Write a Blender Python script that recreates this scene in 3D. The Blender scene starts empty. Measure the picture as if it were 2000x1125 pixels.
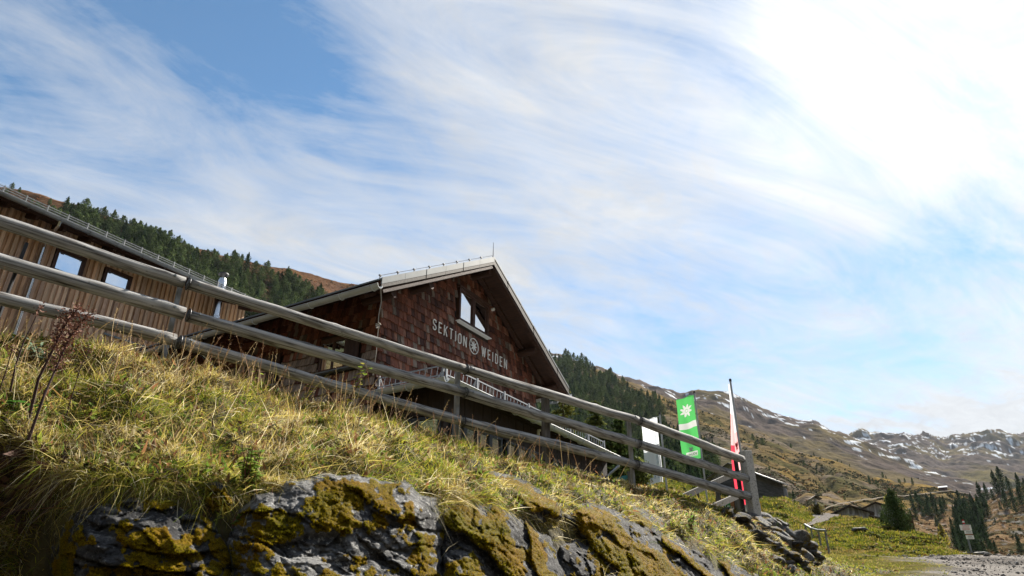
import bpy, math, random
import numpy as np
from mathutils import Vector, Matrix
R = math.radians
rng = np.random.default_rng(11)
random.seed(7)
scene = bpy.context.scene
col = scene.collection

BLOBS = [(1800, 40, 18, 0.30), (1560, 760, 8, .22), (100, -20, 18, -0.27), (430, 60, 16, -0.13), (640, 230, 12, -0.20), (880, 400, 9, -0.16), (60, 190, 10, 0.18), (300, 310, 10, 0.20), (560, 430, 10, .20), (840, 520, 9, 0.16), (300, 430, 6, -.1), (1000, 120, 16, 0.14), (1400, 600, 9, -0.26), (1700, 640, 10, -0.24), (1930, 560, 9, -.22), (1900, 700, 8, .16), (1990, 800, 9, .2), (1280, 330, 9, .08)]   # u, v, angular radius, weight
SKYMUL = (0.58, 0.87, 0.92)
# ---------------------------------------------------------------- camera, sky, sun, exposure
cam_d = bpy.data.cameras.new('camera'); cam = bpy.data.objects.new('camera', cam_d); col.objects.link(cam)
cam_d.sensor_width = 36; cam_d.lens = 24; cam_d.clip_start = 0.1; cam_d.clip_end = 20000
PITCH = 25.6
cam.rotation_euler = (R(90 + PITCH), 0, 0)
scene.camera = cam
SUN_AZ, SUN_EL = 39.0, 37.7
sun_dir = Vector((math.cos(R(SUN_EL)) * math.sin(R(SUN_AZ)), math.cos(R(SUN_EL)) * math.cos(R(SUN_AZ)), math.sin(R(SUN_EL))))
sd = bpy.data.lights.new('sun', 'SUN'); sd.energy = 5.0; sd.angle = R(0.5); sd.color = (1.0, 0.93, 0.82)
so = bpy.data.objects.new('sun', sd); col.objects.link(so)
so.rotation_euler = sun_dir.to_track_quat('Z', 'Y').to_euler()
vs = scene.view_settings
vs.view_transform = 'Standard'; vs.look = 'None'; vs.exposure = 1.80; vs.gamma = 1; vs.use_curve_mapping = False

world = bpy.data.worlds.new('World'); scene.world = world; world.use_nodes = True
wt = world.node_tree; wt.nodes.clear()
def wn(t, **k):
    n = wt.nodes.new(t)
    for a, b in k.items(): setattr(n, a, b)
    return n
def wl(a, b): wt.links.new(a, b)
def wmath(op, a, b=None, c=None, clamp=False):
    n = wn('ShaderNodeMath', operation=op); n.use_clamp = clamp
    for i, q in enumerate((a, b, c)):
        if q is None: continue
        if isinstance(q, (int, float)): n.inputs[i].default_value = q
        else: wl(q, n.inputs[i])
    return n.outputs[0]
def wdot(dirv, d):
    n = wn('ShaderNodeVectorMath', operation='DOT_PRODUCT'); wl(d, n.inputs[0]); n.inputs[1].default_value = dirv
    return n.outputs['Value']
def wramp(x, a, b, lo=0.0, hi=1.0):
    n = wn('ShaderNodeMapRange', interpolation_type='SMOOTHSTEP'); wl(x, n.inputs[0])
    for i, q in enumerate((a, b, lo, hi)): n.inputs[i + 1].default_value = q
    return n.outputs[0]
sky = wn('ShaderNodeTexSky', sky_type='NISHITA'); sky.sun_disc = False
sky.sun_elevation = R(SUN_EL); sky.sun_rotation = R(SUN_AZ)
sky.altitude = 1800; sky.air_density = 1.0; sky.dust_density = 0.15; sky.ozone_density = 2.0
tc = wn('ShaderNodeTexCoord'); D = tc.outputs['Generated']
sep = wn('ShaderNodeSeparateXYZ'); wl(D, sep.inputs[0])
zz = wmath('MAXIMUM', wmath('ADD', sep.outputs[2], 0.12), 0.05)
px_ = wmath('DIVIDE', sep.outputs[0], zz); py_ = wmath('DIVIDE', sep.outputs[1], zz)
cmb = wn('ShaderNodeCombineXYZ'); wl(px_, cmb.inputs[0]); wl(py_, cmb.inputs[1])
def wnoise(rot, scl, scale, detail, rough, dist, off=(0, 0, 0)):
    m1 = wn('ShaderNodeMapping'); wl(cmb.outputs[0], m1.inputs[0]); m1.inputs['Rotation'].default_value = (0, 0, R(rot))
    m2 = wn('ShaderNodeMapping'); wl(m1.outputs[0], m2.inputs[0]); m2.inputs['Scale'].default_value = scl; m2.inputs['Location'].default_value = off
    n = wn('ShaderNodeTexNoise'); wl(m2.outputs[0], n.inputs['Vector'])
    n.inputs['Scale'].default_value = scale; n.inputs['Detail'].default_value = detail
    n.inputs['Roughness'].default_value = rough; n.inputs['Distortion'].default_value = dist
    return n.outputs[0]
big = wnoise(-28, (0.7, 1.2, 1), 1.6, 5, 0.55, 1.2, (3.1, 1.7, 0))
streak = wnoise(-24, (0.5, 1.25, 1), 2.3, 10, 0.66, 2.6, (0.4, 5.2, 0))
fine = wnoise(-40, (0.8, 1.3, 1), 7.5, 9, 0.68, 1.4, (2.4, 0.2, 0))
sunp = wdot(tuple(sun_dir), D)
# pieces of the cirrus deck as the photograph shows them: denser towards the sun, open blue up on the left
def sdir(u, v):
    x, y = (u - 1000) / 1333.3, (562.5 - v) / 1333.3
    c, s = math.cos(R(PITCH)), math.sin(R(PITCH))
    return Vector((x, c - s * y, s + c * y)).normalized()
def blob(u, v, deg):
    return wramp(wdot(tuple(sdir(u, v)), D), math.cos(R(deg)), 1.0)
cen = lambda x, a, b: wmath('MULTIPLY_ADD', wmath('SUBTRACT', x, 0.5), a, b)
cov = wramp(sunp, 0.50, 0.99, 0.39, 0.74)
cov = cen(big, 1.1, cov); cov = cen(streak, 1.4, cov); cov = cen(fine, 0.75, cov)
for (u, v, dg, a) in BLOBS:
    cov = wmath('MULTIPLY_ADD', blob(u, v, dg), a, cov)
cov = wmath('MULTIPLY_ADD', cov, 1.0, 0.0, True)
glow = wmath('POWER', wmath('MAXIMUM', sunp, 0.0), 24.0)
glow2 = wmath('POWER', wmath('MAXIMUM', sunp, 0.0), 3.0)
cl = wmath('MULTIPLY_ADD', glow, 1.0, wmath('MULTIPLY_ADD', glow2, 0.25, 3.8))
cl = wmath('MULTIPLY', cl, cen(big, -0.35, cen(fine, -0.5, wmath('MULTIPLY_ADD', glow, 0.15, 1.0))))
clc = wn('ShaderNodeVectorMath', operation='SCALE'); clc.inputs[0].default_value = (0.96, 0.99, 1.03); wl(cl, clc.inputs['Scale'])
skyc = wn('ShaderNodeVectorMath', operation='MULTIPLY'); wl(sky.outputs[0], skyc.inputs[0]); skyc.inputs[1].default_value = SKYMUL
mx = wn('ShaderNodeMix', data_type='RGBA'); wl(cov, mx.inputs[0]); wl(skyc.outputs[0], mx.inputs[6]); wl(clc.outputs[0], mx.inputs[7])
bg = wn('ShaderNodeBackground'); wl(mx.outputs[2], bg.inputs[0]); bg.inputs[1].default_value = 0.058
ow = wn('ShaderNodeOutputWorld'); wl(bg.outputs[0], ow.inputs[0])

# ---------------------------------------------------------------- helpers
F = 1333.3
CP, SP = math.cos(R(PITCH)), math.sin(R(PITCH))
def P(u, v, z):
    """numpy: points on the view rays of the survey photograph at depth z (metres)"""
    u, v, z = np.broadcast_arrays(np.asarray(u, float), np.asarray(v, float), np.asarray(z, float))
    x = (u - 1000) / F * z; y = (562.5 - v) / F * z
    return np.stack([x, CP * z - SP * y, SP * z + CP * y], -1)
def Pv(u, v, z): return Vector(P(u, v, z))

_pr = np.random.default_rng(5).permutation(256); _pr = np.concatenate([_pr, _pr, _pr])
_g = np.random.default_rng(6).normal(size=(256, 3)); _g /= np.linalg.norm(_g, axis=1)[:, None]
def pn(p):
    p = np.asarray(p, float); i = np.floor(p).astype(int); f = p - i; i &= 255
    w = f * f * f * (f * (f * 6 - 15) + 10); r = 0
    for dx in (0, 1):
        for dy in (0, 1):
            for dz in (0, 1):
                h = _pr[_pr[_pr[i[..., 0] + dx] + i[..., 1] + dy] + i[..., 2] + dz]
                d = (_g[h] * (f - np.array([dx, dy, dz]))).sum(-1)
                wt_ = (w[..., 0] if dx else 1 - w[..., 0]) * (w[..., 1] if dy else 1 - w[..., 1]) * (w[..., 2] if dz else 1 - w[..., 2])
                r = r + d * wt_
    return r * 1.6
def fbm(p, o=4, lac=2.03, gain=.5):
    a = 1.; r = 0.; p = np.asarray(p, float)
    for k in range(o):
        r = r + a * pn(p + k * 17.3); p = p * lac; a *= gain
    return r
def sstep(a, b, x):
    t = np.clip((x - a) / (b - a), 0, 1); return t * t * (3 - 2 * t)

WM = {}
def add_cracks(m, scale, stretch, lo, hi, dark):
    """multiply the base colour by fine dark splits: a stretched noise read through a steep ramp"""
    t = m.node_tree; b = next(n for n in t.nodes if n.type == 'BSDF_PRINCIPLED'); src = b.inputs['Base Color'].links[0].from_socket; N = t.nodes.new
    tcn = N('ShaderNodeTexCoord'); mp = N('ShaderNodeMapping'); mp.inputs['Scale'].default_value = stretch; t.links.new(tcn.outputs['Object'], mp.inputs[0])
    nz = N('ShaderNodeTexNoise'); nz.inputs['Scale'].default_value = scale; nz.inputs['Detail'].default_value = 8; nz.inputs['Roughness'].default_value = .7; t.links.new(mp.outputs[0], nz.inputs['Vector'])
    r = N('ShaderNodeMapRange'); r.inputs[1].default_value = lo; r.inputs[2].default_value = hi; r.inputs[3].default_value = dark; r.inputs[4].default_value = 1.0; t.links.new(nz.outputs[0], r.inputs[0])
    mx = N('ShaderNodeMix'); mx.data_type = 'RGBA'; mx.blend_type = 'MULTIPLY'; mx.inputs[0].default_value = 1; t.links.new(src, mx.inputs[6]); t.links.new(r.outputs[0], mx.inputs[7]); t.links.new(mx.outputs[2], b.inputs['Base Color'])
def tag(o, label=None, cat=None, group=None, kind=None):
    if label: o['label'] = label
    if cat: o['category'] = cat
    if group: o['group'] = group
    if kind: o['kind'] = kind
    return o
def thing(name, label, cat, loc=(0, 0, 0), rz=0.0, group=None):
    o = bpy.data.objects.new(name, None); col.objects.link(o); o.empty_display_size = .2
    o.location = loc; o.rotation_euler = (0, 0, rz)
    WM[o] = Matrix.Translation(Vector(loc)) @ Matrix.Rotation(rz, 4, 'Z')
    return tag(o, label, cat, group)
def mesh_np(name, V, faces, mats, parent=None, cols=None, smooth=False, world=True, mi=None, attrs=None, link=True):
    """faces: list of int arrays (n,k); cols: per-vertex rgb"""
    V = np.asarray(V, float)
    if parent is not None and world and parent in WM:
        M = np.array(WM[parent].inverted()); V = V @ M[:3, :3].T + M[:3, 3]
    me = bpy.data.meshes.new(name)
    faces = [np.asarray(f, int) for f in faces if len(f)]
    lt = np.concatenate([np.full(len(f), f.shape[1]) for f in faces]); li = np.concatenate([f.ravel() for f in faces])
    me.vertices.add(len(V)); me.vertices.foreach_set('co', V.astype(np.float32).ravel())
    me.loops.add(len(li)); me.loops.foreach_set('vertex_index', li.astype(np.int32))
    me.polygons.add(len(lt)); ls = np.concatenate([[0], np.cumsum(lt)[:-1]])
    me.polygons.foreach_set('loop_start', ls.astype(np.int32)); me.polygons.foreach_set('loop_total', lt.astype(np.int32))
    if smooth: me.polygons.foreach_set('use_smooth', np.ones(len(lt), bool))
    if mi is not None: me.polygons.foreach_set('material_index', np.asarray(mi, np.int32))
    me.update(calc_edges=True)
    if cols is not None:
        a = me.color_attributes.new('col', 'FLOAT_COLOR', 'POINT')
        c = np.ones((len(V), 4), np.float32); c[:, :3] = cols; a.data.foreach_set('color', c.ravel())
    for k, v in (attrs or {}).items():
        a = me.attributes.new(k, 'FLOAT', 'POINT'); a.data.foreach_set('value', np.asarray(v, np.float32))
    for m in (mats if isinstance(mats, (list, tuple)) else [mats]): me.materials.append(m)
    if not link: return me
    o = bpy.data.objects.new(name, me); col.objects.link(o)
    if parent is not None:
        o.parent = parent; WM[o] = WM.get(parent, Matrix.Identity(4))
    return o
class MB:
    """collects shapes, then links them as ONE mesh object"""
    def __init__(s): s.v = []; s.f = []; s.c = []; s.m = []
    def add(s, vs_, fs, c=(1, 1, 1), m=0):
        b = len(s.v); s.v += [tuple(q) for q in vs_]; s.c += [tuple(c)] * len(vs_)
        for f in fs: s.f.append([b + i for i in f]); s.m.append(m)
    def hexa(s, a, b, c=(1, 1, 1), m=0):   # two quads of 4 points, bottom a and top b
        s.add(list(a) + list(b), [(3, 2, 1, 0), (4, 5, 6, 7), (0, 1, 5, 4), (1, 2, 6, 5), (2, 3, 7, 6), (3, 0, 4, 7)], c, m)
    def box(s, lo, hi, c=(1, 1, 1), m=0, M=None):
        x0, y0, z0 = lo; x1, y1, z1 = hi
        q = [Vector(p) for p in ((x0, y0, z0), (x1, y0, z0), (x1, y1, z0), (x0, y1, z0), (x0, y0, z1), (x1, y0, z1), (x1, y1, z1), (x0, y1, z1))]
        if M is not None: q = [M @ p for p in q]
        s.hexa(q[:4], q[4:], c, m)
    def bar(s, p, q, w, h, up=(0, 0, 1), c=(1, 1, 1), m=0):
        p, q = Vector(p), Vector(q); d = (q - p).normalized(); sd_ = d.cross(Vector(up)).normalized() * w / 2; u = sd_.cross(d).normalized() * h / 2
        s.hexa([p - sd_ - u, p + sd_ - u, p + sd_ + u, p - sd_ + u], [q - sd_ - u, q + sd_ - u, q + sd_ + u, q - sd_ + u], c, m)
    def tube(s, pts, rad, seg=8, c=(1, 1, 1), m=0, caps=True):
        pts = [Vector(p) for p in pts]; n = len(pts); rad = rad if isinstance(rad, (list, tuple, np.ndarray)) else [rad] * n
        b = len(s.v); ref = None
        for i, p in enumerate(pts):
            d = (pts[min(i + 1, n - 1)] - pts[max(i - 1, 0)]).normalized()
            if ref is None: ref = d.orthogonal().normalized()
            ref = (ref - d * ref.dot(d)).normalized(); w = d.cross(ref)
            for k in range(seg):
                a = 2 * math.pi * k / seg
                s.v.append(tuple(p + (ref * math.cos(a) + w * math.sin(a)) * rad[i])); s.c.append(tuple(c))
        for i in range(n - 1):
            for k in range(seg):
                s.f.append([b + i * seg + k, b + i * seg + (k + 1) % seg, b + (i + 1) * seg + (k + 1) % seg, b + (i + 1) * seg + k]); s.m.append(m)
        if caps:
            s.f.append([b + k for k in range(seg)][::-1]); s.m.append(m)
            s.f.append([b + (n - 1) * seg + k for k in range(seg)]); s.m.append(m)
    def prism(s, poly, off, c=(1, 1, 1), m=0):
        n = len(poly); off = Vector(off); a = [Vector(p) for p in poly]; b = [p + off for p in a]
        s.add(a + b, [tuple(range(n))[::-1], tuple(range(n, 2 * n))] + [(i, (i + 1) % n, n + (i + 1) % n, n + i) for i in range(n)], c, m)
    def build(s, name, mats, parent=None, world=False, smooth=False, label=None):
        me = bpy.data.meshes.new(name); V = s.v
        if parent is not None and world and parent in WM:
            M = WM[parent].inverted(); V = [M @ Vector(p) for p in V]
        me.from_pydata([tuple(p) for p in V], [], s.f)
        a = me.color_attributes.new('col', 'FLOAT_COLOR', 'POINT'); c = np.ones((len(V), 4), np.float32); c[:, :3] = np.array(s.c); a.data.foreach_set('color', c.ravel())
        me.polygons.foreach_set('material_index', np.array(s.m, np.int32))
        if smooth: me.polygons.foreach_set('use_smooth', np.ones(len(s.f), bool))
        for mt in (mats if isinstance(mats, (list, tuple)) else [mats]): me.materials.append(mt)
        me.update()
        o = bpy.data.objects.new(name, me); col.objects.link(o)
        if parent is not None: o.parent = parent; WM[o] = WM.get(parent, Matrix.Identity(4))
        if label: o['label'] = label
        return o
def smooth_by_angle(o, deg=40):
    me = o.data; me.polygons.foreach_set('use_smooth', np.ones(len(me.polygons), bool))
    try: me.set_sharp_from_angle(angle=R(deg))
    except Exception: pass
    return o

# ---------------------------------------------------------------- materials
HAZE = 0.00003
ALB = 0.72                                   # overall reflectance level, settled against the exposure
def mat(name, base=(.5, .5, .5), rough=.7, metal=0.0, cols=None, scale=4., detail=6., stretch=(1, 1, 1), nrough=.6, attr=False, bump=0., bscale=None, spec=.3, trans=0., coord='Object', dist=0., bstretch=None, bdist=.02):
    """base colour = ramp of procedural noise (cols), optionally times the mesh's own 'col' attribute"""
    base = tuple(q * ALB for q in base); cols = [(p_, tuple(q * ALB for q in c_)) for p_, c_ in cols] if cols else None
    m = bpy.data.materials.new(name); m.use_nodes = True; t = m.node_tree; t.nodes.clear(); N = t.nodes.new; L = t.links.new
    out = N('ShaderNodeOutputMaterial'); b = N('ShaderNodeBsdfPrincipled'); L(b.outputs[0], out.inputs[0])
    b.inputs['Roughness'].default_value = rough; b.inputs['Metallic'].default_value = metal; b.inputs['Specular IOR Level'].default_value = spec
    tcn = N('ShaderNodeTexCoord'); mp = N('ShaderNodeMapping'); L(tcn.outputs[coord], mp.inputs[0]); mp.inputs['Scale'].default_value = stretch
    cur = None
    if cols:
        nz = N('ShaderNodeTexNoise'); L(mp.outputs[0], nz.inputs['Vector']); nz.inputs['Scale'].default_value = scale
        nz.inputs['Detail'].default_value = detail; nz.inputs['Roughness'].default_value = nrough; nz.inputs['Distortion'].default_value = dist
        rp = N('ShaderNodeValToRGB'); L(nz.outputs[0], rp.inputs[0]); e = rp.color_ramp.elements
        while len(e) < len(cols): e.new(.5)
        for i, (p, c) in enumerate(cols): e[i].position = p; e[i].color = (*c, 1)
        cur = rp.outputs[0]
    if attr:
        at = N('ShaderNodeAttribute'); at.attribute_name = 'col'
        if cur is None: cur = at.outputs['Color']
        else:
            mxn = N('ShaderNodeMix'); mxn.data_type = 'RGBA'; mxn.blend_type = 'MULTIPLY'; mxn.inputs[0].default_value = 1
            L(cur, mxn.inputs[6]); L(at.outputs['Color'], mxn.inputs[7]); cur = mxn.outputs[2]
    if cur is None: b.inputs['Base Color'].default_value = (*base, 1)
    else: L(cur, b.inputs['Base Color'])
    if bump:
        nb = N('ShaderNodeTexNoise'); mp2 = N('ShaderNodeMapping'); L(tcn.outputs[coord], mp2.inputs[0]); mp2.inputs['Scale'].default_value = bstretch or stretch
        L(mp2.outputs[0], nb.inputs['Vector']); nb.inputs['Scale'].default_value = bscale or scale * 3; nb.inputs['Detail'].default_value = 6; nb.inputs['Roughness'].default_value = .65
        bp = N('ShaderNodeBump'); bp.inputs['Strength'].default_value = bump; bp.inputs['Distance'].default_value = bdist; L(nb.outputs[0], bp.inputs['Height']); L(bp.outputs[0], b.inputs['Normal'])
    if trans:
        tr = N('ShaderNodeBsdfTranslucent'); ms = N('ShaderNodeMixShader'); ms.inputs[0].default_value = trans
        if cur is None: tr.inputs[0].default_value = (*base, 1)
        else: L(cur, tr.inputs[0])
        L(b.outputs[0], ms.inputs[1]); L(tr.outputs[0], ms.inputs[2]); L(ms.outputs[0], out.inputs[0])
    return m
M = {}
M['shingle'] = mat('red brown shingle', rough=.75, attr=True, cols=[(.3, (.58, .58, .58)), (.7, (1.55, 1.5, 1.46))], scale=6, stretch=(6, 6, .7), bump=.3, bscale=18)
M['darkwood'] = mat('dark stained wood', rough=.7, cols=[(.3, (.018, .012, .010)), (.7, (.05, .03, .022))], scale=5, stretch=(5, 5, .6), bump=.2)
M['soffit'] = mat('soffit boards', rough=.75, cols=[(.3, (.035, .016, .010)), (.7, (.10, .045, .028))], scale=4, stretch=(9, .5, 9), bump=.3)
M['barnwood'] = mat('raw larch boards', rough=.8, attr=True, cols=[(.25, (.85, .8, .76)), (.5, (1.5, 1.48, 1.46)), (.75, (1.75, 1.7, 1.65))], scale=3, stretch=(8, 8, .8), bump=.25, bscale=10)
M['logwood'] = mat('weathered grey log', rough=.85, attr=True, spec=.05, cols=[(.28, (.092, .095, .10)), (.40, (.30, .312, .33)), (.56, (.46, .475, .50)), (.72, (.62, .635, .66))], scale=4.0, stretch=(.22, 5, 5), detail=9, nrough=.7, bump=.5, bscale=9, coord='UV' if False else 'Object', bdist=.015)
add_cracks(M['logwood'], 6.0, (.10, 7, 7), .40, .50, .30); add_cracks(M['logwood'], 9.0, (1.4, 2.4, 2.4), .30, .38, .35)
M['plank'] = mat('weathered grey planks', rough=.8, attr=True, cols=[(.3, (.06, .056, .053)), (.7, (.19, .178, .165))], scale=3, stretch=(6, 6, .8), bump=.3)
M['zinc'] = mat('zinc sheet', rough=.42, metal=.75, cols=[(.3, (.42, .45, .48)), (.7, (.62, .65, .68))], scale=3, bump=.03)
M['palemetal'] = mat('pale painted sheet', rough=.6, metal=.0, spec=.15, cols=[(.3, (.20, .23, .255)), (.7, (.31, .345, .37))], scale=2.5)
M['guttermetal'] = mat('pale grey gutter', rough=.5, spec=.3, cols=[(.3, (.60, .64, .67)), (.7, (.78, .82, .84))], scale=2.5)
M['steel'] = mat('polished steel flue', rough=.22, metal=1.0, base=(.70, .73, .77))
M['galv'] = mat('galvanised post', rough=.5, metal=.5, cols=[(.3, (.22, .23, .24)), (.7, (.42, .43, .43))], scale=8)
M['iron'] = mat('dark iron', rough=.5, metal=.6, base=(.05, .05, .055))
M['white'] = mat('white paint', rough=.5, base=(1.1, 1.1, 1.09))
M['snowguard'] = mat('white snow guard', rough=.5, base=(.34, .37, .42), metal=.2)
M['frame'] = mat('brown window frame', rough=.5, cols=[(.3, (.07, .035, .025)), (.7, (.12, .06, .045))], scale=6)
M['greyframe'] = mat('blue grey frame', rough=.5, base=(.045, .055, .07))
M['shutter'] = mat('brown shutter', rough=.6, cols=[(.3, (.05, .028, .024)), (.7, (.085, .048, .04))], scale=5, stretch=(4, 4, .6))
M['rooftop'] = mat('grey sheet roof', rough=.6, cols=[(.3, (.25, .25, .26)), (.7, (.42, .42, .43))], scale=2)
M['concrete'] = mat('granite concrete', rough=.85, cols=[(.34, (.16, .16, .16)), (.42, (.50, .495, .48)), (.62, (.64, .63, .61)), (.75, (.78, .76, .72))], scale=45, detail=3, bump=.2, bscale=60)
M['rope'] = mat('pale rope', rough=.9, base=(.45, .42, .38))
M['red'] = mat('red paint', rough=.5, base=(.55, .03, .04))
M['yellow'] = mat('yellow paint', rough=.5, base=(.62, .42, .03))
M['green'] = mat('green board', rough=.5, base=(.05, .26, .07))
M['ink'] = mat('dark print', rough=.6, base=(.03, .03, .035))
M['sheetcloth_white'] = mat('white flag cloth', rough=.8, base=(.98, 1.02, 1.08), trans=.5)
M['sheetcloth_green'] = mat('green flag cloth', rough=.8, base=(.10, .52, .14), trans=.4)
M['sheetcloth_red'] = mat('red flag cloth', rough=.8, base=(.95, .07, .12), trans=.5)
M['print'] = mat('flag print white', rough=.8, base=(.80, .82, .82), trans=.3)
M['printgrey'] = mat('flag print grey blue', rough=.8, base=(.70, .80, .92), trans=.5)
M['sheetcloth_lit_through'] = mat('flag cloth tinted as lit through', rough=.8, base=(1.0, .55, .58), trans=.5)  # pink paints the light shining through the red and white cloth
M['orange'] = mat('orange boards', rough=.7, cols=[(.3, (.28, .12, .05)), (.7, (.45, .20, .08))], scale=4)
M['teal'] = mat('teal tarpaulin', rough=.6, base=(.05, .26, .30))
M['grass'] = mat('grass blades', rough=.7, attr=True, trans=.45, spec=.05)
M['leaf'] = mat('leaves', rough=.7, attr=True, trans=.45, spec=.05)
M['drystalk'] = mat('dry stalks', rough=.8, attr=True, trans=.15)
M['needle'] = mat('needles', rough=.9, attr=True, trans=.18, spec=.0)
M['bark'] = mat('bark', rough=.9, cols=[(.3, (.05, .04, .03)), (.7, (.13, .10, .08))], scale=4, stretch=(4, 4, .8))
M['soil'] = mat('dark soil and thatch', rough=.95, cols=[(.3, (.035, .028, .015)), (.5, (.10, .085, .035)), (.7, (.17, .14, .06))], scale=5, detail=10, bump=.8, bscale=22)
def glass_mat():
    m = bpy.data.materials.new('window glass'); m.use_nodes = True; t = m.node_tree; t.nodes.clear(); N = t.nodes.new
    o = N('ShaderNodeOutputMaterial'); a = N('ShaderNodeBsdfGlossy'); a.inputs['Roughness'].default_value = 0.01; a.inputs[0].default_value = (.9, .93, .96, 1)
    d = N('ShaderNodeBsdfDiffuse'); d.inputs[0].default_value = (.012, .012, .014, 1); x = N('ShaderNodeMixShader'); x.inputs[0].default_value = .82
    t.links.new(d.outputs[0], x.inputs[1]); t.links.new(a.outputs[0], x.inputs[2]); t.links.new(x.outputs[0], o.inputs[0]); return m
M['glass'] = glass_mat()
# ================================================================= land
def pl(u, pts):
    pts = np.asarray(pts, float); return np.stack([np.interp(u, pts[:, 0], pts[:, k]) for k in range(1, pts.shape[1])], -1)
def grid_faces(nr, nc, flip=False):
    i = np.arange(nr - 1)[:, None] * nc + np.arange(nc - 1)[None]; i = i.ravel()
    f = np.stack([i, i + 1, i + nc + 1, i + nc], 1)
    return f[:, ::-1] if flip else f
def landmat(name, scale, lo=.30, hi=.95, detail=10, bump=.6, bscale=None, rough=.95, coord='Object', stretch=(1, 1, 1), bdist=.5):
    return mat(name, attr=True, cols=[(.3, (lo,) * 3), (.7, (hi,) * 3)], scale=scale, detail=detail, nrough=.7, bump=bump, bscale=bscale or scale * 2, rough=rough, spec=0., coord=coord, stretch=stretch, bdist=bdist)
M['hill'] = landmat('mountain pasture', .22, .22, 1.4, bump=.7, bscale=.35, bdist=2.0, stretch=(1, 1, 4.5))
M['far'] = landmat('far mountain', .02, .48, .95, bump=.5, bscale=.03, bdist=15)
M['meadow'] = landmat('meadow', 1.2, .25, .85, bump=.7, bscale=3, bdist=.2)
M['gravel'] = mat('gravel road', rough=.95, attr=True, cols=[(.33, (.09, .086, .083)), (.5, (.24, .23, .222)), (.66, (.40, .385, .37))], scale=7., detail=12, nrough=.85, bump=1.0, bscale=16, spec=0., bdist=.05)

# ---- wooded mountainside: left hill, forest and the brown slope to the right are one flank
HTOP = [(-600, 250, 330), (-100, 335, 330), (0, 364, 330), (60, 375, 335), (110, 392, 335), (160, 405, 340), (220, 428, 345), (300, 452, 350), (370, 482, 360), (440, 500, 380), (530, 518, 420), (600, 534, 450), (660, 550, 480), (715, 562, 500), (800, 588, 560), (900, 625, 640), (1000, 664, 700),
        (1085, 700, 720), (1130, 708, 720), (1210, 737, 700), (1290, 767, 680), (1340, 788, 660), (1400, 808, 640), (1480, 842, 610), (1560, 880, 570), (1640, 903, 530), (1700, 928, 490), (1760, 941, 450), (1840, 952, 420), (1890, 963, 390), (1930, 990, 370), (1960, 1010, 360), (2100, 1070, 340)]
HBOT = [(-600, 1060, 80), (900, 1060, 85), (1300, 1020, 85), (1500, 1022, 95), (1640, 1030, 120), (1760, 1040, 160), (1900, 1090, 220), (2100, 1120, 260)]
CTL = [(1598, 1003), (1637, 989), (1676, 981), (1722, 975), (1770, 970), (1812, 966), (1857, 961), (1884, 965)]      # cart track benched into the slope
def hill_uvz(u, t):
    a, b = pl(u, HTOP), pl(u, HBOT)
    v = b[..., 0] + (a[..., 0] - b[..., 0]) * t
    z = np.exp(np.log(b[..., 1]) + (np.log(a[..., 1]) - np.log(b[..., 1])) * t ** .8)
    return v, z
def hill_t(u, v):
    a, b = pl(u, HTOP), pl(u, HBOT); return np.clip((b[..., 0] - v) / (b[..., 0] - a[..., 0]), 0, 1.0)
def hill_pt(u, t):
    u = np.asarray(u, float); t = np.asarray(t, float)
    v, z = hill_uvz(u, t); p = P(u, v, z)
    q = (v - .47 * u)
    gl_ = np.abs(fbm(np.stack([q / 55, u / 330, 0 * u + 3.3], -1), 3))
    right = sstep(1050, 1400, u)
    dz = z * (.012 * fbm(p / (0.11 * 400), 4) - right * .011 * (sstep(.0, .35, .35 - gl_)) + .0022 * fbm(p / 12., 4))
    dz = dz * (1 - .75 * sstep(.9, 1.0, t)); vt_ = np.interp(u, [c[0] for c in CTL], [c[1] for c in CTL]); dz = dz * (1 - .93 * np.exp(-((v - vt_) / 15.) ** 2) * sstep(1540, 1600, u) * (1 - sstep(1890, 1930, u)))
    p = p.copy(); p[..., 2] += dz + .35 * sstep(.97, 1, t) * z * .006 * fbm(p / 14., 3)
    return p, v, gl_
us = np.arange(-600, 2101, 5.0); ts = np.concatenate([np.linspace(0, 1, 190)])
U, T = np.meshgrid(us, ts)
HP, HV, HG = hill_pt(U, T)
last = HP[-1].copy(); last[:, 1] += 120; last[:, 2] -= 60
n1 = fbm(HP / 30., 5); n2 = fbm(HP / 8., 4); n3 = fbm(HP / 70. + 9, 4)
def lerp3(a, b, k): return np.asarray(a) + (np.asarray(b) - np.asarray(a)) * k[..., None]
straw = np.array((.20, .15, .075)); ochre = np.array((.29, .20, .07)); rust = np.array((.15, .075, .045)); olive = np.array((.10, .10, .045)); dk = np.array((.055, .05, .035)); greyb = np.array((.20, .165, .13))
C = lerp3(straw, greyb, sstep(-.2, .4, n3)); C = lerp3(C, ochre, .8 * sstep(.1, .6, n1)); C = lerp3(C, olive, .75 * sstep(.05, .5, -n1 + .3 * n2))
C = lerp3(C, dk, .8 * sstep(.15, .5, n2 - .2)); C = lerp3(C, rust, .8 * sstep(.82, .97, T) * (1 - sstep(1000, 1200, U)))
C = lerp3(C, dk, .5 * sstep(.0, .12, .12 - HG) * sstep(1050, 1400, U))
C = lerp3(C, (.05, .055, .03), .6 * (1 - sstep(600, 760, U)) * (1 - sstep(.7, .95, T)))
V = np.concatenate([HP.reshape(-1, 3), last]); CC = np.concatenate([C.reshape(-1, 3), C[-1]])
o = mesh_np('mountainside', V, [grid_faces(len(ts) + 1, len(us), True)], M['hill'], cols=CC, smooth=True); tag(o, kind='structure')

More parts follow.
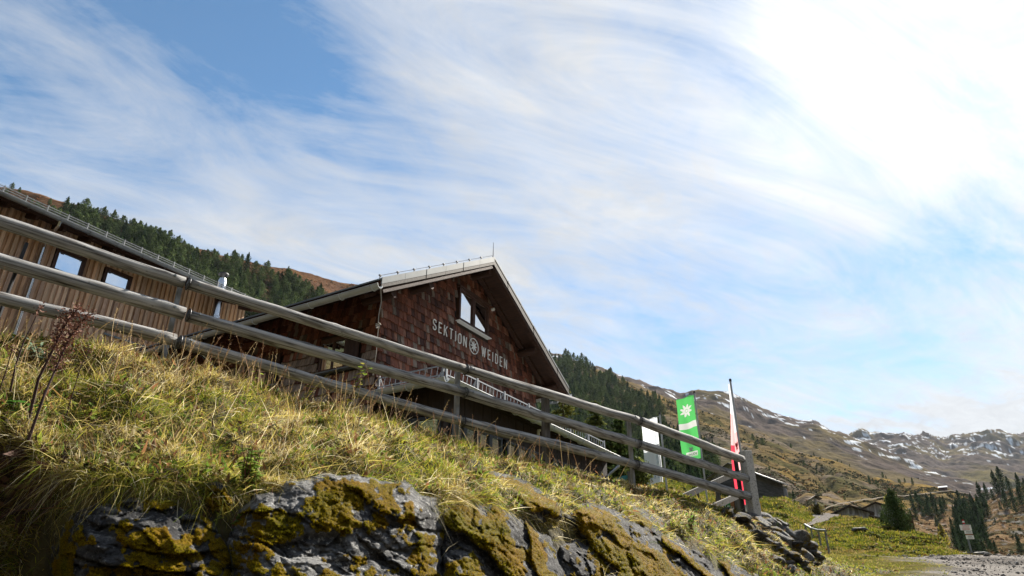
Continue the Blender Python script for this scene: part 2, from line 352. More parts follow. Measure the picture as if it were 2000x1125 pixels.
# ---- far mountains with old snow
def far_layer(name, top, bot, seed, snow, rocky, step=5., rows=110, base=None, lo=.6):
    us = np.arange(top[0][0], top[-1][0] + 1, step); ts = np.linspace(0, 1, rows); U, T = np.meshgrid(us, ts)
    a, b = pl(U, top), pl(U, bot); v = b[..., 0] + (a[..., 0] - b[..., 0]) * T; z = np.exp(np.log(b[..., 1]) + (np.log(a[..., 1]) - np.log(b[..., 1])) * T)
    p = P(U, v, z)
    r = fbm(p / 260. + seed, 5); rd = 1 - np.abs(fbm(p / 150. + seed * 2, 4)); p = p.copy()
    p[..., 2] += z * (.012 * r + rocky * .02 * (rd - .7) * sstep(.25, .8, T)) * (1 - .5 * sstep(.92, 1, T)) + z * .004 * fbm(p / 40. + seed, 4)
    n1 = fbm(p / 180. + seed, 5); n2 = fbm(p / 45. + seed, 4); n3 = fbm(np.stack([p[..., 0] / 30, p[..., 1] / 90, p[..., 2] / 11], -1) + seed, 4)
    C = lerp3((.16, .13, .115), (.20, .16, .09), sstep(-.1, .5, n1)); C = lerp3(C, (.20, .17, .06), .8 * sstep(.2, .6, fbm(p / 240. + 4, 3)) * (1 - sstep(.3, .6, T)))
    C = lerp3(C, (.05, .055, .065), .9 * sstep(.0, .3, n2 + rd - .95) * sstep(.45, .75, T) * rocky)
    C = lerp3(C, (.95, 1.0, 1.06), sstep(.06, .16, n3 + .5 * n2 - .42 + snow * sstep(.55, .95, T) - .6 * sstep(lo + .15, lo - .15, T)))
    lastr = p[-1].copy(); lastr[:, 1] += 300; lastr[:, 2] -= 200; first = p[0].copy(); first[:, 2] -= 150
    V = np.concatenate([first, p.reshape(-1, 3), lastr]); CC = np.concatenate([C[0], C.reshape(-1, 3), C[-1]])
    o = mesh_np(name, V, [grid_faces(rows + 2, len(us), True)], M['far'], cols=CC, smooth=True); return tag(o, kind='structure')
far_layer('mountain', [(950, 660, 1300), (1100, 702, 1300), (1200, 733, 1350), (1250, 744, 1400), (1285, 751, 1400), (1330, 764, 1450), (1365, 757, 1450), (1400, 760, 1450), (1440, 772, 1450), (1490, 798, 1400), (1540, 815, 1400), (1600, 833, 1350), (1650, 851, 1350), (1700, 870, 1300), (1760, 893, 1200), (1830, 920, 1100), (1900, 940, 1000), (2000, 960, 900), (2400, 1000, 850)],
          [(950, 960, 600), (1500, 1000, 520), (1800, 1030, 520), (2400, 1060, 560)], 3.1, .06, .5, step=3., rows=190, lo=.86)
far_layer('mountain', [(1450, 800, 2600), (1600, 828, 2500), (1640, 848, 2400), (1665, 846, 2400), (1680, 841, 2400), (1705, 848, 2400), (1750, 847, 2400), (1766, 843, 2400), (1790, 846, 2450), (1815, 851, 2500), (1845, 857, 2700), (1862, 852, 2800), (1890, 848, 2800), (1915, 843, 2800), (1945, 840, 2800), (1975, 846, 2800), (2010, 846, 2800), (2100, 850, 2700), (2400, 800, 2600)],
          [(1450, 960, 1200), (1800, 985, 1150), (2400, 1010, 1150)], 8.7, .09, .32, step=3., rows=170)

# ---- the valley's other flank and the slope behind the photographer, closing the ring of hills
az_ = np.arange(49, 305, 1.5); tt_ = np.linspace(0, 1, 26); A_, TT = np.meshgrid(az_, tt_); topel = np.interp(A_, [49, 54, 62, 75, 110, 150, 200, 260, 305], [14.5, 18, 21, 22, 22, 20, 22, 27, 26])
dd_ = np.interp(A_, [60, 110, 200, 305], [1500, 1100, 420, 330]); dist = dd_ * (.25 + .75 * TT); zz_r = dist * np.tan(np.radians(topel * TT ** .6 * (1 + .06 * fbm(np.stack([A_ / 6., TT * 2, 0 * A_], -1), 3) * TT))) - 3 * (1 - TT)
RP = np.stack([dist * np.sin(np.radians(A_)), dist * np.cos(np.radians(A_)), zz_r], -1); n1 = fbm(RP / 60., 4); CR_ = lerp3((.16, .11, .05), (.05, .055, .03), sstep(-.2, .2, n1 + .4 * sstep(.8, .2, TT)))
lr = RP[-1] * np.array([1.2, 1.2, .8]); o = mesh_np('hills', np.concatenate([RP.reshape(-1, 3), lr]), [grid_faces(len(tt_) + 1, len(az_))], M['hill'], cols=np.concatenate([CR_.reshape(-1, 3), CR_[-1]]), smooth=True); tag(o, kind='structure')

# ---- near hillock on the right, with its own pines
DTOP = [(1690, 1022, 200), (1740, 1004, 260), (1800, 990, 300), (1850, 985, 320), (1895, 992, 320), (1925, 980, 320), (1950, 962, 310), (2000, 948, 300), (2200, 900, 290), (2500, 850, 280)]
DBOT = [(1690, 1100, 90), (1860, 1130, 100), (2000, 1150, 110), (2500, 1150, 110)]
def knoll_pt(u, t):
    a, b = pl(u, DTOP), pl(u, DBOT); v = b[..., 0] + (a[..., 0] - b[..., 0]) * t; z = np.exp(np.log(b[..., 1]) + (np.log(a[..., 1]) - np.log(b[..., 1])) * t)
    dip = 26 * np.exp(-((u - 1815) / 34) ** 2) * np.sin(np.pi * np.clip(t, 0, 1)); p = P(u, v, z * (1 + .004 * dip))
    p = p.copy(); p[..., 2] += z * (.008 * fbm(p / 22., 4) + .003 * fbm(p / 5., 3)) * (1 - .5 * sstep(.9, 1, t)); return p, v
us2 = np.arange(1690, 2501, 5.); ts2 = np.linspace(0, 1, 110); U2, T2 = np.meshgrid(us2, ts2)
KP, KV = knoll_pt(U2, T2); n1 = fbm(KP / 14., 5); n2 = fbm(KP / 4., 4)
C = lerp3((.18, .125, .065), (.24, .165, .095), sstep(-.2, .4, n1)); C = lerp3(C, (.19, .105, .055), .7 * sstep(.1, .5, n2)); C = lerp3(C, (.06, .06, .035), .85 * sstep(.05, .4, -n1 + .2 * n2)); C = lerp3(C, (.26, .25, .24), .7 * sstep(.3, .5, n2 - n1 * .3))
lst = KP[-1].copy(); lst[:, 1] += 90; lst[:, 2] -= 40
o = mesh_np('knoll', np.concatenate([KP.reshape(-1, 3), lst]), [grid_faces(len(ts2) + 1, len(us2), True)], M['hill'], cols=np.concatenate([C.reshape(-1, 3), C[-1]]), smooth=True); tag(o, kind='structure')

# ---- meadow behind the fence, running round to the grass slope below the sheds
MTOP = [(900, 905, 34), (1100, 925, 50), (1200, 932, 60), (1266, 938, 66), (1310, 934, 70), (1360, 942, 72), (1400, 962, 74), (1470, 972, 74), (1530, 972, 74), (1555, 984, 70), (1580, 1000, 66), (1600, 1002, 66), (1650, 1007, 62), (1680, 1013, 56), (1710, 1020, 52), (1740, 1030, 49), (1770, 1040, 47), (1800, 1044, 45), (1830, 1054, 42), (1850, 1066, 38), (1872, 1080, 31), (1905, 1088, 28)]
MBOT = [(900, 960, 10.6), (1000, 985, 11.2), (1200, 1010, 12.6), (1380, 1045, 14.6), (1450, 1060, 15.4), (1500, 1080, 16), (1560, 1105, 17.2), (1620, 1120, 18), (1700, 1098, 20.5), (1750, 1090, 22.8), (1870, 1091, 24.5), (1905, 1093, 25.5)]
def meadow_pt(u, t):
    a, b = pl(u, MTOP), pl(u, MBOT); t = np.asarray(t, float); v = b[..., 0] + (a[..., 0] - b[..., 0]) * t
    z = np.exp(np.log(b[..., 1]) + (np.log(a[..., 1]) - np.log(b[..., 1])) * t)
    p = P(u, v, z).copy(); pathk = path_mask(u, v)
    amp = (1 - pathk) * sstep(0, .12, t) * (1 - .4 * sstep(.9, 1, t)) * (1 + .7 * sstep(1645, 1690, u))
    p[..., 2] += amp * z * (.0060 * fbm(p / 5.5, 3) + .0035 * fbm(p / 1.6, 3))
    return p, v, pathk
PATH = np.array([(1596, 1003), (1612, 1002), (1634, 1003), (1645, 1006), (1630, 1012), (1612, 1020), (1592, 1027), (1576, 1031), (1569, 1028), (1583, 1021), (1590, 1013), (1586, 1007)], float)
def poly_sd(u, v, poly):
    """signed distance, positive inside"""
    x = np.stack([u, v], -1); d = np.full(u.shape, 1e9); ins = np.zeros(u.shape, bool); n = len(poly)
    for i in range(n):
        a, b = poly[i], poly[(i + 1) % n]; e = b - a; w = x - a; h = np.clip((w * e).sum(-1) / (e @ e), 0, 1); d = np.minimum(d, np.linalg.norm(w - e * h[..., None], axis=-1))
        c = (a[1] > v) != (b[1] > v)
        with np.errstate(divide='ignore', invalid='ignore'): xi = (b[0] - a[0]) * (v - a[1]) / (b[1] - a[1]) + a[0]
        ins ^= c & (u < xi)
    return np.where(ins, d, -d)
def path_mask(u, v): return sstep(-3.0, 1.5, poly_sd(np.asarray(u, float), np.asarray(v, float), PATH))
us3 = np.arange(900, 1906, 4.); ts3 = np.linspace(0, 1, 150); U3, T3 = np.meshgrid(us3, ts3)
MP, MV, MK = meadow_pt(U3, T3); n1 = fbm(MP / 4., 5); n2 = fbm(MP / 1.3, 4)
g1, g2, g3 = np.array((.13, .155, .025)), np.array((.20, .17, .05)), np.array((.045, .055, .016))
def meadow_col(p, n1, n2):
    C = lerp3(g1, g2, sstep(-.1, .5, fbm(p / 7. + 3, 3))); C = lerp3(C, g3, .8 * sstep(.05, .45, n1)); return lerp3(C, (.05, .035, .02), .7 * sstep(.25, .5, n2 * .8 + .3 * n1))
C = meadow_col(MP, n1, n2)
lst = MP[-1].copy(); lst[:, 1] += 10; lst[:, 2] -= 5
o = mesh_np('meadow', np.concatenate([MP.reshape(-1, 3), lst]), [grid_faces(len(ts3) + 1, len(us3), True)], M['meadow'], cols=np.concatenate([C.reshape(-1, 3), C[-1]]), smooth=True); tag(o, kind='structure')
# gravel track laid on the meadow
uu, vv = np.meshgrid(np.arange(1564, 1650, 1.5), np.arange(998, 1035, .75)); sdp = poly_sd(uu, vv, PATH) + 1.5 * pn(np.stack([uu / 7, vv / 4, 0 * uu], -1))
tt = (pl(uu, MBOT)[..., 0] - vv) / (pl(uu, MBOT)[..., 0] - pl(uu, MTOP)[..., 0]); ok = (sdp > 0) & (tt < 1.0)
pp, _, _ = meadow_pt(uu, np.clip(tt, 0, 1)); pp = pp + np.array([0, 0, .10])
fi = grid_faces(*uu.shape); keep = ok.ravel()[fi].all(1); fi = fi[keep]; used = np.unique(fi); rem = -np.ones(uu.size, int); rem[used] = np.arange(len(used))
rut = .85 + .2 * fbm(np.stack([(vv - 1015 + .6 * (uu - 1605)) / 3, uu / 40, 0 * uu], -1), 2); CP_ = np.stack([rut, rut * .96, rut * .92], -1)
o = mesh_np('track', pp.reshape(-1, 3)[used], [rem[fi][:, ::-1]], M['gravel'], cols=CP_.reshape(-1, 3)[used], smooth=True); tag(o, kind='structure')
# long cart track across the brown slope
ctl = CTL
cu = np.arange(1598, 1885, 2.5); cv = np.interp(cu, [c[0] for c in ctl], [c[1] for c in ctl]) + .7 * np.sin(cu / 9.); rows = []
def hill_grid(u, t):                                  # height of the built surface itself
    fu = np.clip((u + 600) / 5., 0, len(us) - 1.001); ft = np.clip(t * (len(ts) - 1), 0, len(ts) - 1.001); iu, it = fu.astype(int), ft.astype(int); a, b = (fu - iu)[:, None], (ft - it)[:, None]
    return (HP[it, iu] * (1 - a) + HP[it, iu + 1] * a) * (1 - b) + (HP[it + 1, iu] * (1 - a) + HP[it + 1, iu + 1] * a) * b
for dv in (.95, .3, -.3, -.95):
    v_ = np.maximum(cv + dv * np.interp(cu, [1600, 1870], [1.1, .6]), pl(cu, HTOP)[:, 0] + .6); p_ = hill_grid(cu, hill_t(cu, v_)); rows.append(p_ + np.array([0, -.6, .75]))
o = mesh_np('cart_track', np.concatenate(rows), [grid_faces(4, len(cu), True)], M['gravel'], cols=np.full((4 * len(cu), 3), 0.85) * np.array([1.05, .95, .8])); tag(o, kind='structure')
# mountain stream in the gully
cu = np.array([(1822, 1030), (1818, 1033), (1812, 1036), (1816, 1040), (1808, 1043), (1818, 1047), (1808, 1051)], float)
# ---- yard under the buildings, and the valley floor below everything
yb = MB(); yb.add([(-60, 3, 1.55), (-4.4, 6.2, 1.55), (0, 11, 1.55), (2.2, 13.2, 1.55), (4, 24, 1.9), (30, 60, 2.4), (10, 110, 2.4), (-90, 110, 2.4)], [(0, 1, 2, 3, 4, 5, 6, 7)], (.10, .09, .06))
o = yb.build('yard', M['meadow']); tag(o, kind='structure')
g_ = MB(); g_.add([(-6000, -6000, -2.5), (6000, -6000, -2.5), (6000, 6000, -2.5), (-6000, 6000, -2.5)], [(0, 1, 2, 3)], (.16, .14, .08)); o = g_.build('ground', M['meadow']); tag(o, kind='structure')
# ---- gravel road climbing past the camera to a crest
def road_z(x, y): return -1.17 + .119 * y - .0 * x - .012 * np.maximum(y - 24.5, 0) ** 2
xs = np.concatenate([np.arange(-14, 40, .35)]); ys = np.concatenate([np.arange(-8, 14, .5), np.arange(14, 27, .12), np.arange(27, 42, .6)]); X, Y = np.meshgrid(xs, ys)
le = np.interp(Y, [-8, 0, 6, 12, 15.5, 19, 23, 25.7, 29, 42], [-12, -9, -1.5, 4.2, 8.2, 11.2, 12.2, 12.6, 13, 13]); re = np.interp(Y, [-8, 10, 20, 25.7, 30, 42], [20, 24, 22.5, 21.5, 21, 21])
q_ = np.stack([X, Y, 0 * X], -1); Zr = road_z(X, Y) + .035 * fbm(q_ / 1.6, 4) + .02 * fbm(q_ / .5, 3) + .05 * np.cos((X - le) * 1.7) * .5
k = sstep(-.6, .5, X - le + .7 * fbm(q_ / 1.3, 3)) * (1 - sstep(-.6, .5, X - re + .8 * fbm(q_ / 1.6 + 4, 3)))
Zr = Zr + (1 - k) * .03; Zr = Zr - .25 * np.maximum(X - re - .5, 0)
n = fbm(q_ / 2.3, 4); CR = lerp3((1, .98, .95), (.6, .58, .56), sstep(.0, .5, n)); CR = lerp3(CR, (1.25, 1.2, 1.15), .6 * sstep(.1, .5, fbm(np.stack([X * .4, Y * 1.2, 0 * X], -1) + 7, 3))); CR = lerp3(lerp3((.42, .42, .10), (.60, .52, .26), sstep(-.2, .4, fbm(q_ / .8 + 3, 4))), CR, k)
o = mesh_np('road', np.stack([X, Y, Zr], -1).reshape(-1, 3), [grid_faces(*X.shape)], M['gravel'], cols=CR.reshape(-1, 3), smooth=True); tag(o, kind='structure')
# loose stones on the gravel
rs = np.random.default_rng(77); n = 5200; x = rs.uniform(7, 22, n); y = 13.5 + 12.5 * rs.uniform(0, 1, n) ** .8; le_ = np.interp(y, [12, 15.5, 19, 23, 25.7, 29], [4.2, 8.2, 11.2, 12.2, 12.6, 13]); ok = (x > le_ + .3) & (fbm(np.stack([x / 1.5, y / 1.5, 0 * x], -1), 2) > -.25); x, y = x[ok], y[ok]; n = len(x)
sz = np.exp(rs.normal(-3.9, .55, n)); oc = np.array([(1, 0, 0), (0, 1, 0), (-1, 0, 0), (0, -1, 0), (.1, .05, .9), (0, 0, -.5)]); an = rs.uniform(0, 6.3, n)
V = oc[None] * sz[:, None, None] * rs.uniform(.6, 1.3, (n, 6, 1)); V = np.stack([V[..., 0] * np.cos(an)[:, None] - V[..., 1] * np.sin(an)[:, None], V[..., 0] * np.sin(an)[:, None] + V[..., 1] * np.cos(an)[:, None], V[..., 2]], -1) + np.stack([x, y, road_z(x, y) + .02], -1)[:, None]
ft = np.array([(0, 1, 4), (1, 2, 4), (2, 3, 4), (3, 0, 4), (1, 0, 5), (2, 1, 5), (3, 2, 5), (0, 3, 5)]); F_ = (np.arange(n) * 6)[:, None, None] + ft[None]
o = mesh_np('road_pebbles', V.reshape(-1, 3), [F_.reshape(-1, 3)], M['gravel'], cols=np.repeat(rs.uniform(.5, 1.7, (n, 1)) * np.ones((1, 3)), 6, axis=0)); tag(o, 'loose pebbles scattered over the gravel road', 'pebbles', None, 'stuff')
# ================================================================= the grassy bank with its rock face
CREST = [(-500, 580.0, 5.0), (-300, 610.0, 5.3), (0, 662.0, 6.0), (60, 667.3, 6.1), (150, 682.3, 6.38), (280, 708.9, 6.73), (400, 729.6, 7.12), (480, 750.7, 7.4), (560, 770.8, 7.68), (640, 790.9, 8.02), (700, 807.3, 8.29), (800, 837.2, 8.8), (900, 867.1, 9.3), (1000, 893.0, 9.91), (1100, 915.9, 10.6), (1200, 936.8, 11.4), (1300, 959.7, 12.3), (1400, 988.6, 13.4), (1450, 1008.0, 14.0), (1490, 1018.0, 14.6), (1540, 1040, 15.0), (1600, 1083, 15.4), (1640, 1098, 15.6), (1700, 1108, 15.6), (1760, 1122, 15.2), (1850, 1140, 14.6)]
LIP = [(-500, 760, 4.3), (-300, 780, 4.4), (0, 815, 4.55), (90, 850, 4.5), (170, 940, 4.2), (300, 955, 4.3), (440, 945, 4.5), (560, 930, 4.75), (700, 930, 5.1), (820, 957, 5.5), (900, 980, 5.8), (1000, 985, 6.4), (1100, 995, 7.1), (1200, 1015, 7.9), (1300, 1055, 8.9), (1400, 1095, 10.0), (1500, 1120, 11.2), (1600, 1140, 12.4), (1700, 1160, 13.2), (1850, 1180, 13.2)]
BASE = [(-500, 1300, 4.6), (0, 1300, 4.6), (110, 1300, 4.3), (190, 1300, 3.3), (500, 1300, 3.3), (900, 1300, 4.0), (1200, 1300, 5.0), (1400, 1300, 6.2), (1600, 1300, 8.0), (1850, 1300, 9.0)]
def bank_z(u, v):
    c, l, b = pl(u, CREST), pl(u, LIP), pl(u, BASE)
    t1 = np.clip((v - l[..., 0]) / (b[..., 0] - l[..., 0]), -1, 4); k = np.clip((l[..., 0] - v) / (l[..., 0] - c[..., 0]), 0, 1.25)
    # rows towards the crest recede evenly in inverse depth
    zi = 1 / (1 / l[..., 1] + (1 / c[..., 1] - 1 / l[..., 1]) * k)
    zl = l[..., 1] + (b[..., 1] - l[..., 1]) * np.clip(t1, 0, 4) * .9 + .25 * sstep(150, 40, u) * sstep(0, .15, t1)
    return np.where(v < l[..., 0], zi, np.maximum(zl, 2.2))
def bank_pt(u, v):
    p = P(u, v, bank_z(u, v)); k = sstep(0, 18, v - pl(u, CREST)[..., 0]); kk = (.35 + .65 * k)
    d = .17 * fbm(p / .55, 3) + .065 * fbm(p / .2, 3) + .16 * fbm(p / 1.5 + 5, 2)
    p = p.copy(); p[..., 2] += d * kk * .8; return p
ub = np.arange(-500, 1851, 4.0); tb = np.concatenate([np.linspace(0, 1, 90), np.linspace(1.05, 2.2, 22)]); UB, TB = np.meshgrid(ub, tb)
cB, bB = pl(UB, CREST), pl(UB, BASE); VB = np.where(TB <= 1, bB[..., 0] + (cB[..., 0] - bB[..., 0]) * TB, cB[..., 0])
BP = bank_pt(UB, VB)
back = np.stack([-.75 * np.ones_like(UB), 1.0 * np.ones_like(UB), -.16 * np.ones_like(UB)], -1) * (np.maximum(TB - 1, 0) * 2.2)[..., None]; BP = BP + back * sstep(2300, 1500, UB)[..., None]
low = BP[0].copy(); low[:, 2] -= 1.6; low[:, 1] -= .4
n1 = fbm(BP / .8, 4); CB = lerp3((.9, .85, .8), (1.3, 1.3, 1.0), sstep(-.2, .4, n1))
M['soil'] = mat('dark soil and thatch', rough=.95, attr=True, cols=[(.3, (.03, .024, .012)), (.5, (.085, .075, .028)), (.7, (.15, .125, .05))], scale=6, detail=10, bump=.8, bscale=22, bdist=.05)
o = mesh_np('bank', np.concatenate([low, BP.reshape(-1, 3)]), [grid_faces(len(tb) + 1, len(ub), True)], M['soil'], cols=np.concatenate([CB[0], CB.reshape(-1, 3)]), smooth=True); tag(o, kind='structure')

# ---- rocks
def rock_mat(name, dark, mid, light, lichen):
    m = bpy.data.materials.new(name); m.use_nodes = True; t = m.node_tree; t.nodes.clear(); N = t.nodes.new; L = t.links.new
    out = N('ShaderNodeOutputMaterial'); b = N('ShaderNodeBsdfPrincipled'); L(b.outputs[0], out.inputs[0]); b.inputs['Roughness'].default_value = .85; b.inputs['Specular IOR Level'].default_value = .06
    tcn = N('ShaderNodeTexCoord')
    def nz(scale, det, rough, stretch=(1, 1, 1), dist=0.):
        mp = N('ShaderNodeMapping'); L(tcn.outputs['Object'], mp.inputs[0]); mp.inputs['Scale'].default_value = stretch; mp.inputs['Rotation'].default_value = (.4, .5, .3)
        q = N('ShaderNodeTexNoise'); L(mp.outputs[0], q.inputs['Vector']); q.inputs['Scale'].default_value = scale; q.inputs['Detail'].default_value = det; q.inputs['Roughness'].default_value = rough; q.inputs['Distortion'].default_value = dist; return q.outputs[0]
    a = nz(3.2, 12, .72, (1, 1, 2.6), .6); rp = N('ShaderNodeValToRGB'); L(a, rp.inputs[0]); e = rp.color_ramp.elements; e.new(.5)
    for i, (p, c) in enumerate(((.34, dark), (.5, mid), (.66, light))): e[i].position = p; e[i].color = (*c, 1)
    li = nz(26, 5, .6); r2 = N('ShaderNodeValToRGB'); L(li, r2.inputs[0]); r2.color_ramp.elements[0].position = .56; r2.color_ramp.elements[1].position = .64
    mx = N('ShaderNodeMix'); mx.data_type = 'RGBA'; L(r2.outputs[0], mx.inputs[0]); L(rp.outputs[0], mx.inputs[6]); mx.inputs[7].default_value = (*lichen, 1)
    ck = nz(7, 8, .75, (1, 1, 3.0), .8); rc_ = N('ShaderNodeMapRange'); rc_.inputs[1].default_value = .36; rc_.inputs[2].default_value = .46; rc_.inputs[3].default_value = .18; rc_.inputs[4].default_value = 1.0; L(ck, rc_.inputs[0])
    mk = N('ShaderNodeMix'); mk.data_type = 'RGBA'; mk.blend_type = 'MULTIPLY'; mk.inputs[0].default_value = 1; L(mx.outputs[2], mk.inputs[6]); L(rc_.outputs[0], mk.inputs[7]); mx = mk
    mo = nz(60, 4, .6); r3 = N('ShaderNodeValToRGB'); L(mo, r3.inputs[0]); e = r3.color_ramp.elements; e.new(.5)
    for i, (p, c) in enumerate(((.3, (.035, .024, .0015)), (.5, (.125, .085, .004)), (.72, (.24, .165, .007)))): e[i].position = p; e[i].color = (*c, 1)
    tint = nz(3, 3, .5); mt = N('ShaderNodeMix'); mt.data_type = 'RGBA'; mt.blend_type = 'MULTIPLY'; mt.inputs[0].default_value = .8; r4 = N('ShaderNodeValToRGB'); L(tint, r4.inputs[0]); r4.color_ramp.elements[0].color = (.55, .75, .6, 1); r4.color_ramp.elements[1].color = (1.25, .95, .7, 1); r4.color_ramp.elements[0].position = .35; r4.color_ramp.elements[1].position = .65
    L(r3.outputs[0], mt.inputs[6]); L(r4.outputs[0], mt.inputs[7])
    at = N('ShaderNodeAttribute'); at.attribute_name = 'moss'
    fin = N('ShaderNodeMix'); fin.data_type = 'RGBA'; L(at.outputs['Fac'], fin.inputs[0]); L(mx.outputs[2], fin.inputs[6]); L(mt.outputs[2], fin.inputs[7]); L(fin.outputs[2], b.inputs['Base Color'])
    h1 = nz(16, 10, .7, (1, 1, 2.2), .5); bp = N('ShaderNodeBump'); bp.inputs['Strength'].default_value = .9; bp.inputs['Distance'].default_value = .06; L(h1, bp.inputs['Height'])
    bp2 = N('ShaderNodeBump'); bp2.inputs['Strength'].default_value = .6; bp2.inputs['Distance'].default_value = .012; L(nz(90, 4, .7), bp2.inputs['Height']); L(bp.outputs[0], bp2.inputs['Normal']); L(bp2.outputs[0], b.inputs['Normal'])
    return m
M['rock'] = rock_mat('grey gneiss', (.032, .032, .034), (.125, .125, .127), (.27, .27, .266), (.36, .36, .345))
M['rock_dark'] = rock_mat('dark slate', (.016, .016, .018), (.055, .055, .057), (.14, .14, .142), (.19, .19, .185))
M['moss'] = mat('moss tufts', rough=1.0, attr=True, trans=.3, spec=0.0)
ROCKS = []
def facets(x, y, seed):
    """broken-rock cells: nearest cell's random height and tilt, and the distance to its border"""
    ix, iy = np.floor(x).astype(int), np.floor(y).astype(int); d1 = np.full(x.shape, 9.); d2 = np.full(x.shape, 9.); ax = 0 * x; ay = 0 * x; ho = 0 * x; hx = 0 * x; hy = 0 * x
    s0 = int(seed * 977) % 251
    hsh = lambda a, b, k: _pr[(_pr[(_pr[a & 255] + b + k) & 255] + s0) & 255] / 255.
    for dx in (-1, 0, 1):
        for dy in (-1, 0, 1):
            cx, cy = ix + dx, iy + dy; fx, fy = cx + hsh(cx, cy, 1), cy + hsh(cx, cy, 7); d = np.hypot(x - fx, y - fy); m_ = d < d1
            d2 = np.where(m_, d1, np.minimum(d2, d)); ax = np.where(m_, x - fx, ax); ay = np.where(m_, y - fy, ay)
            ho = np.where(m_, hsh(cx, cy, 13) * 2 - 1, ho); hx = np.where(m_, hsh(cx, cy, 29) * 4 - 2, hx); hy = np.where(m_, hsh(cx, cy, 43) * 4 - 2, hy); d1 = np.minimum(d1, d)
    return (d1, ax, ay), d2 - d1, (ho, hx, hy)
def rock(label, poly, prot, ang, moss, seed, m, res=2.4, strat=1.0, side=None, lam=.42, saw=.07, parent_group='mossy rocks of the bank'):
    poly = np.array(poly, float); lo, hi = poly.min(0) - 18, poly.max(0) + 18
    uu, vv = np.meshgrid(np.arange(lo[0], hi[0], res), np.arange(lo[1], hi[1], res))
    sdv = poly_sd(uu, vv, poly) + 9 * fbm(np.stack([uu / 45, vv / 45, 0 * uu + seed], -1), 3)
    z0 = bank_z(uu, vv); base = P(uu, vv, z0)
    w = 85.0; k = np.clip((sdv + 6) / w, 0, 1) ** .8; prof = np.sqrt(np.clip(1 - (1 - k) ** 2, 0, 1))
    ca, sa = math.cos(R(ang)), math.sin(R(ang)); zm = float(z0.mean())
    s_ = (uu * ca + vv * sa) * zm / 1333.; c_ = (-uu * sa + vv * ca) * zm / 1333.        # metres along / across the bedding
    pw = base
    wa = .10 * fbm(np.stack([s_ * 2.2, c_ * 2.2, 0 * s_ + seed * 3], -1), 3); wb = .10 * fbm(np.stack([s_ * 2.2, c_ * 2.2, 0 * s_ + seed * 5], -1), 3)
    h = 0.; edge = 0.
    for (ls, lc, hs, sl) in ((.62, .26, .10, .30), (.26, .09, .045, .35), (.10, .04, .016, .4)):
        a, b, rnd = facets((s_ + wa) / ls, (c_ + wb) / lc, seed + ls); o_, gx, gy = rnd
        h = h + strat * hs * (o_ + sl * (gx * a[1] + gy * a[2])); edge = np.maximum(edge, np.exp(-(b / .10) ** 2) * hs * 9)
    fr_ = c_ / lam + .55 * fbm(np.stack([s_ * .9, c_ * 1.4, 0 * s_ + seed * 2.2], -1), 3) * 2 + seed; fk = fr_ - np.floor(fr_); big_ = sstep(0, .80, fk) * (1 - sstep(.90, 1.0, fk))
    amp_ = 1 + .6 * fbm(np.stack([s_ * 1.6, np.floor(fr_) * 3.1, 0 * s_ + seed], -1), 2); h = h + saw * big_ * amp_
    rid = fbm(np.stack([s_ * 1.2, c_ * 4, 0 * s_ + seed], -1), 3)
    h = h - .035 * np.clip(edge, 0, 1)
    h = h + .05 * fbm(pw / .5 + seed, 3) + .022 * fbm(pw / .10 + seed, 4) + .013 * fbm(pw / .04, 3)
    mm = fbm(pw / .30 + seed * 1.7, 3) + .35 * fbm(pw / .10 + seed, 2) + .3 * rid * strat + moss + (1.6 if saw > .1 else .4) * (big_ * sstep(.35, .6, fk) - .45)
    if side is not None: mm = mm + side(uu, vv)
    bul = 0 * uu; mo = 0 * uu; wz = .25 * fbm(np.stack([s_ * 9, c_ * 9, 0 * s_ + seed], -1), 2)
    for (cs, hh, th_) in ((.085, .040, .10), (.050, .026, .02)):
        a, b, rnd = facets(s_ / cs + wz, c_ / cs + wz + 3.3, seed * 1.3 + cs); present = mm - .10 + .50 * rnd[0] - th_; rr_ = np.clip(.50 + .55 * present, .25, .85)
        dome = np.sqrt(np.clip(1 - (a[0] / rr_) ** 2, 0, 1)) * (present > .10) * sstep(-2, 8, sdv); bul = np.maximum(bul, dome * hh * (1 + .25 * rnd[1])); mo = np.maximum(mo, sstep(.0, .35, dome))
    bul = bul * np.clip(z0 / 5.5, .7, 1.6) * (1 + .25 * fbm(pw / .02, 2))
    off = -.16 + (prot * .8 + .16) * prof + h * prof + bul
    n_ = base / np.linalg.norm(base, axis=-1)[..., None]; dirn = -n_
    pos = base + dirn * off[..., None]
    ok = (sdv > -6) & (pos[..., 1] > 1.2)
    fi = grid_faces(*uu.shape); keep = ok.ravel()[fi].all(1); fi = fi[keep]; used = np.unique(fi); rem = -np.ones(uu.size, int); rem[used] = np.arange(len(used))
    PV = pos.reshape(-1, 3); pv = PV[used]
    root = thing('rock', label, 'rock', tuple(pv[np.argmin(pv[:, 2])]), 0, parent_group)
    mesh_np('rock_face', pv, [rem[fi]], M[m], root, attrs={'moss': mo.ravel()[used]}, smooth=True)
    # moss fibres
    cand = used[mo.ravel()[used] > .6]; nf = int(len(cand) * 4.5 * np.clip(5 / z0.mean(), .35, 1.2))
    if nf > 50:
        ii = rng.choice(cand, nf); gu = np.gradient(pos, axis=1).reshape(-1, 3); gv = np.gradient(pos, axis=0).reshape(-1, 3); nn = np.cross(gu, gv); nn /= np.linalg.norm(nn, axis=1)[:, None] + 1e-9
        nn[(nn * n_.reshape(-1, 3)).sum(1) > 0] *= -1
        p0 = PV[ii] + gu[ii] * rng.uniform(-.6, .6, (nf, 1)) + gv[ii] * rng.uniform(-.6, .6, (nf, 1))
        d = nn[ii] + rng.normal(0, .55, (nf, 3)) + np.array([0, 0, .3]); d /= np.linalg.norm(d, axis=1)[:, None]
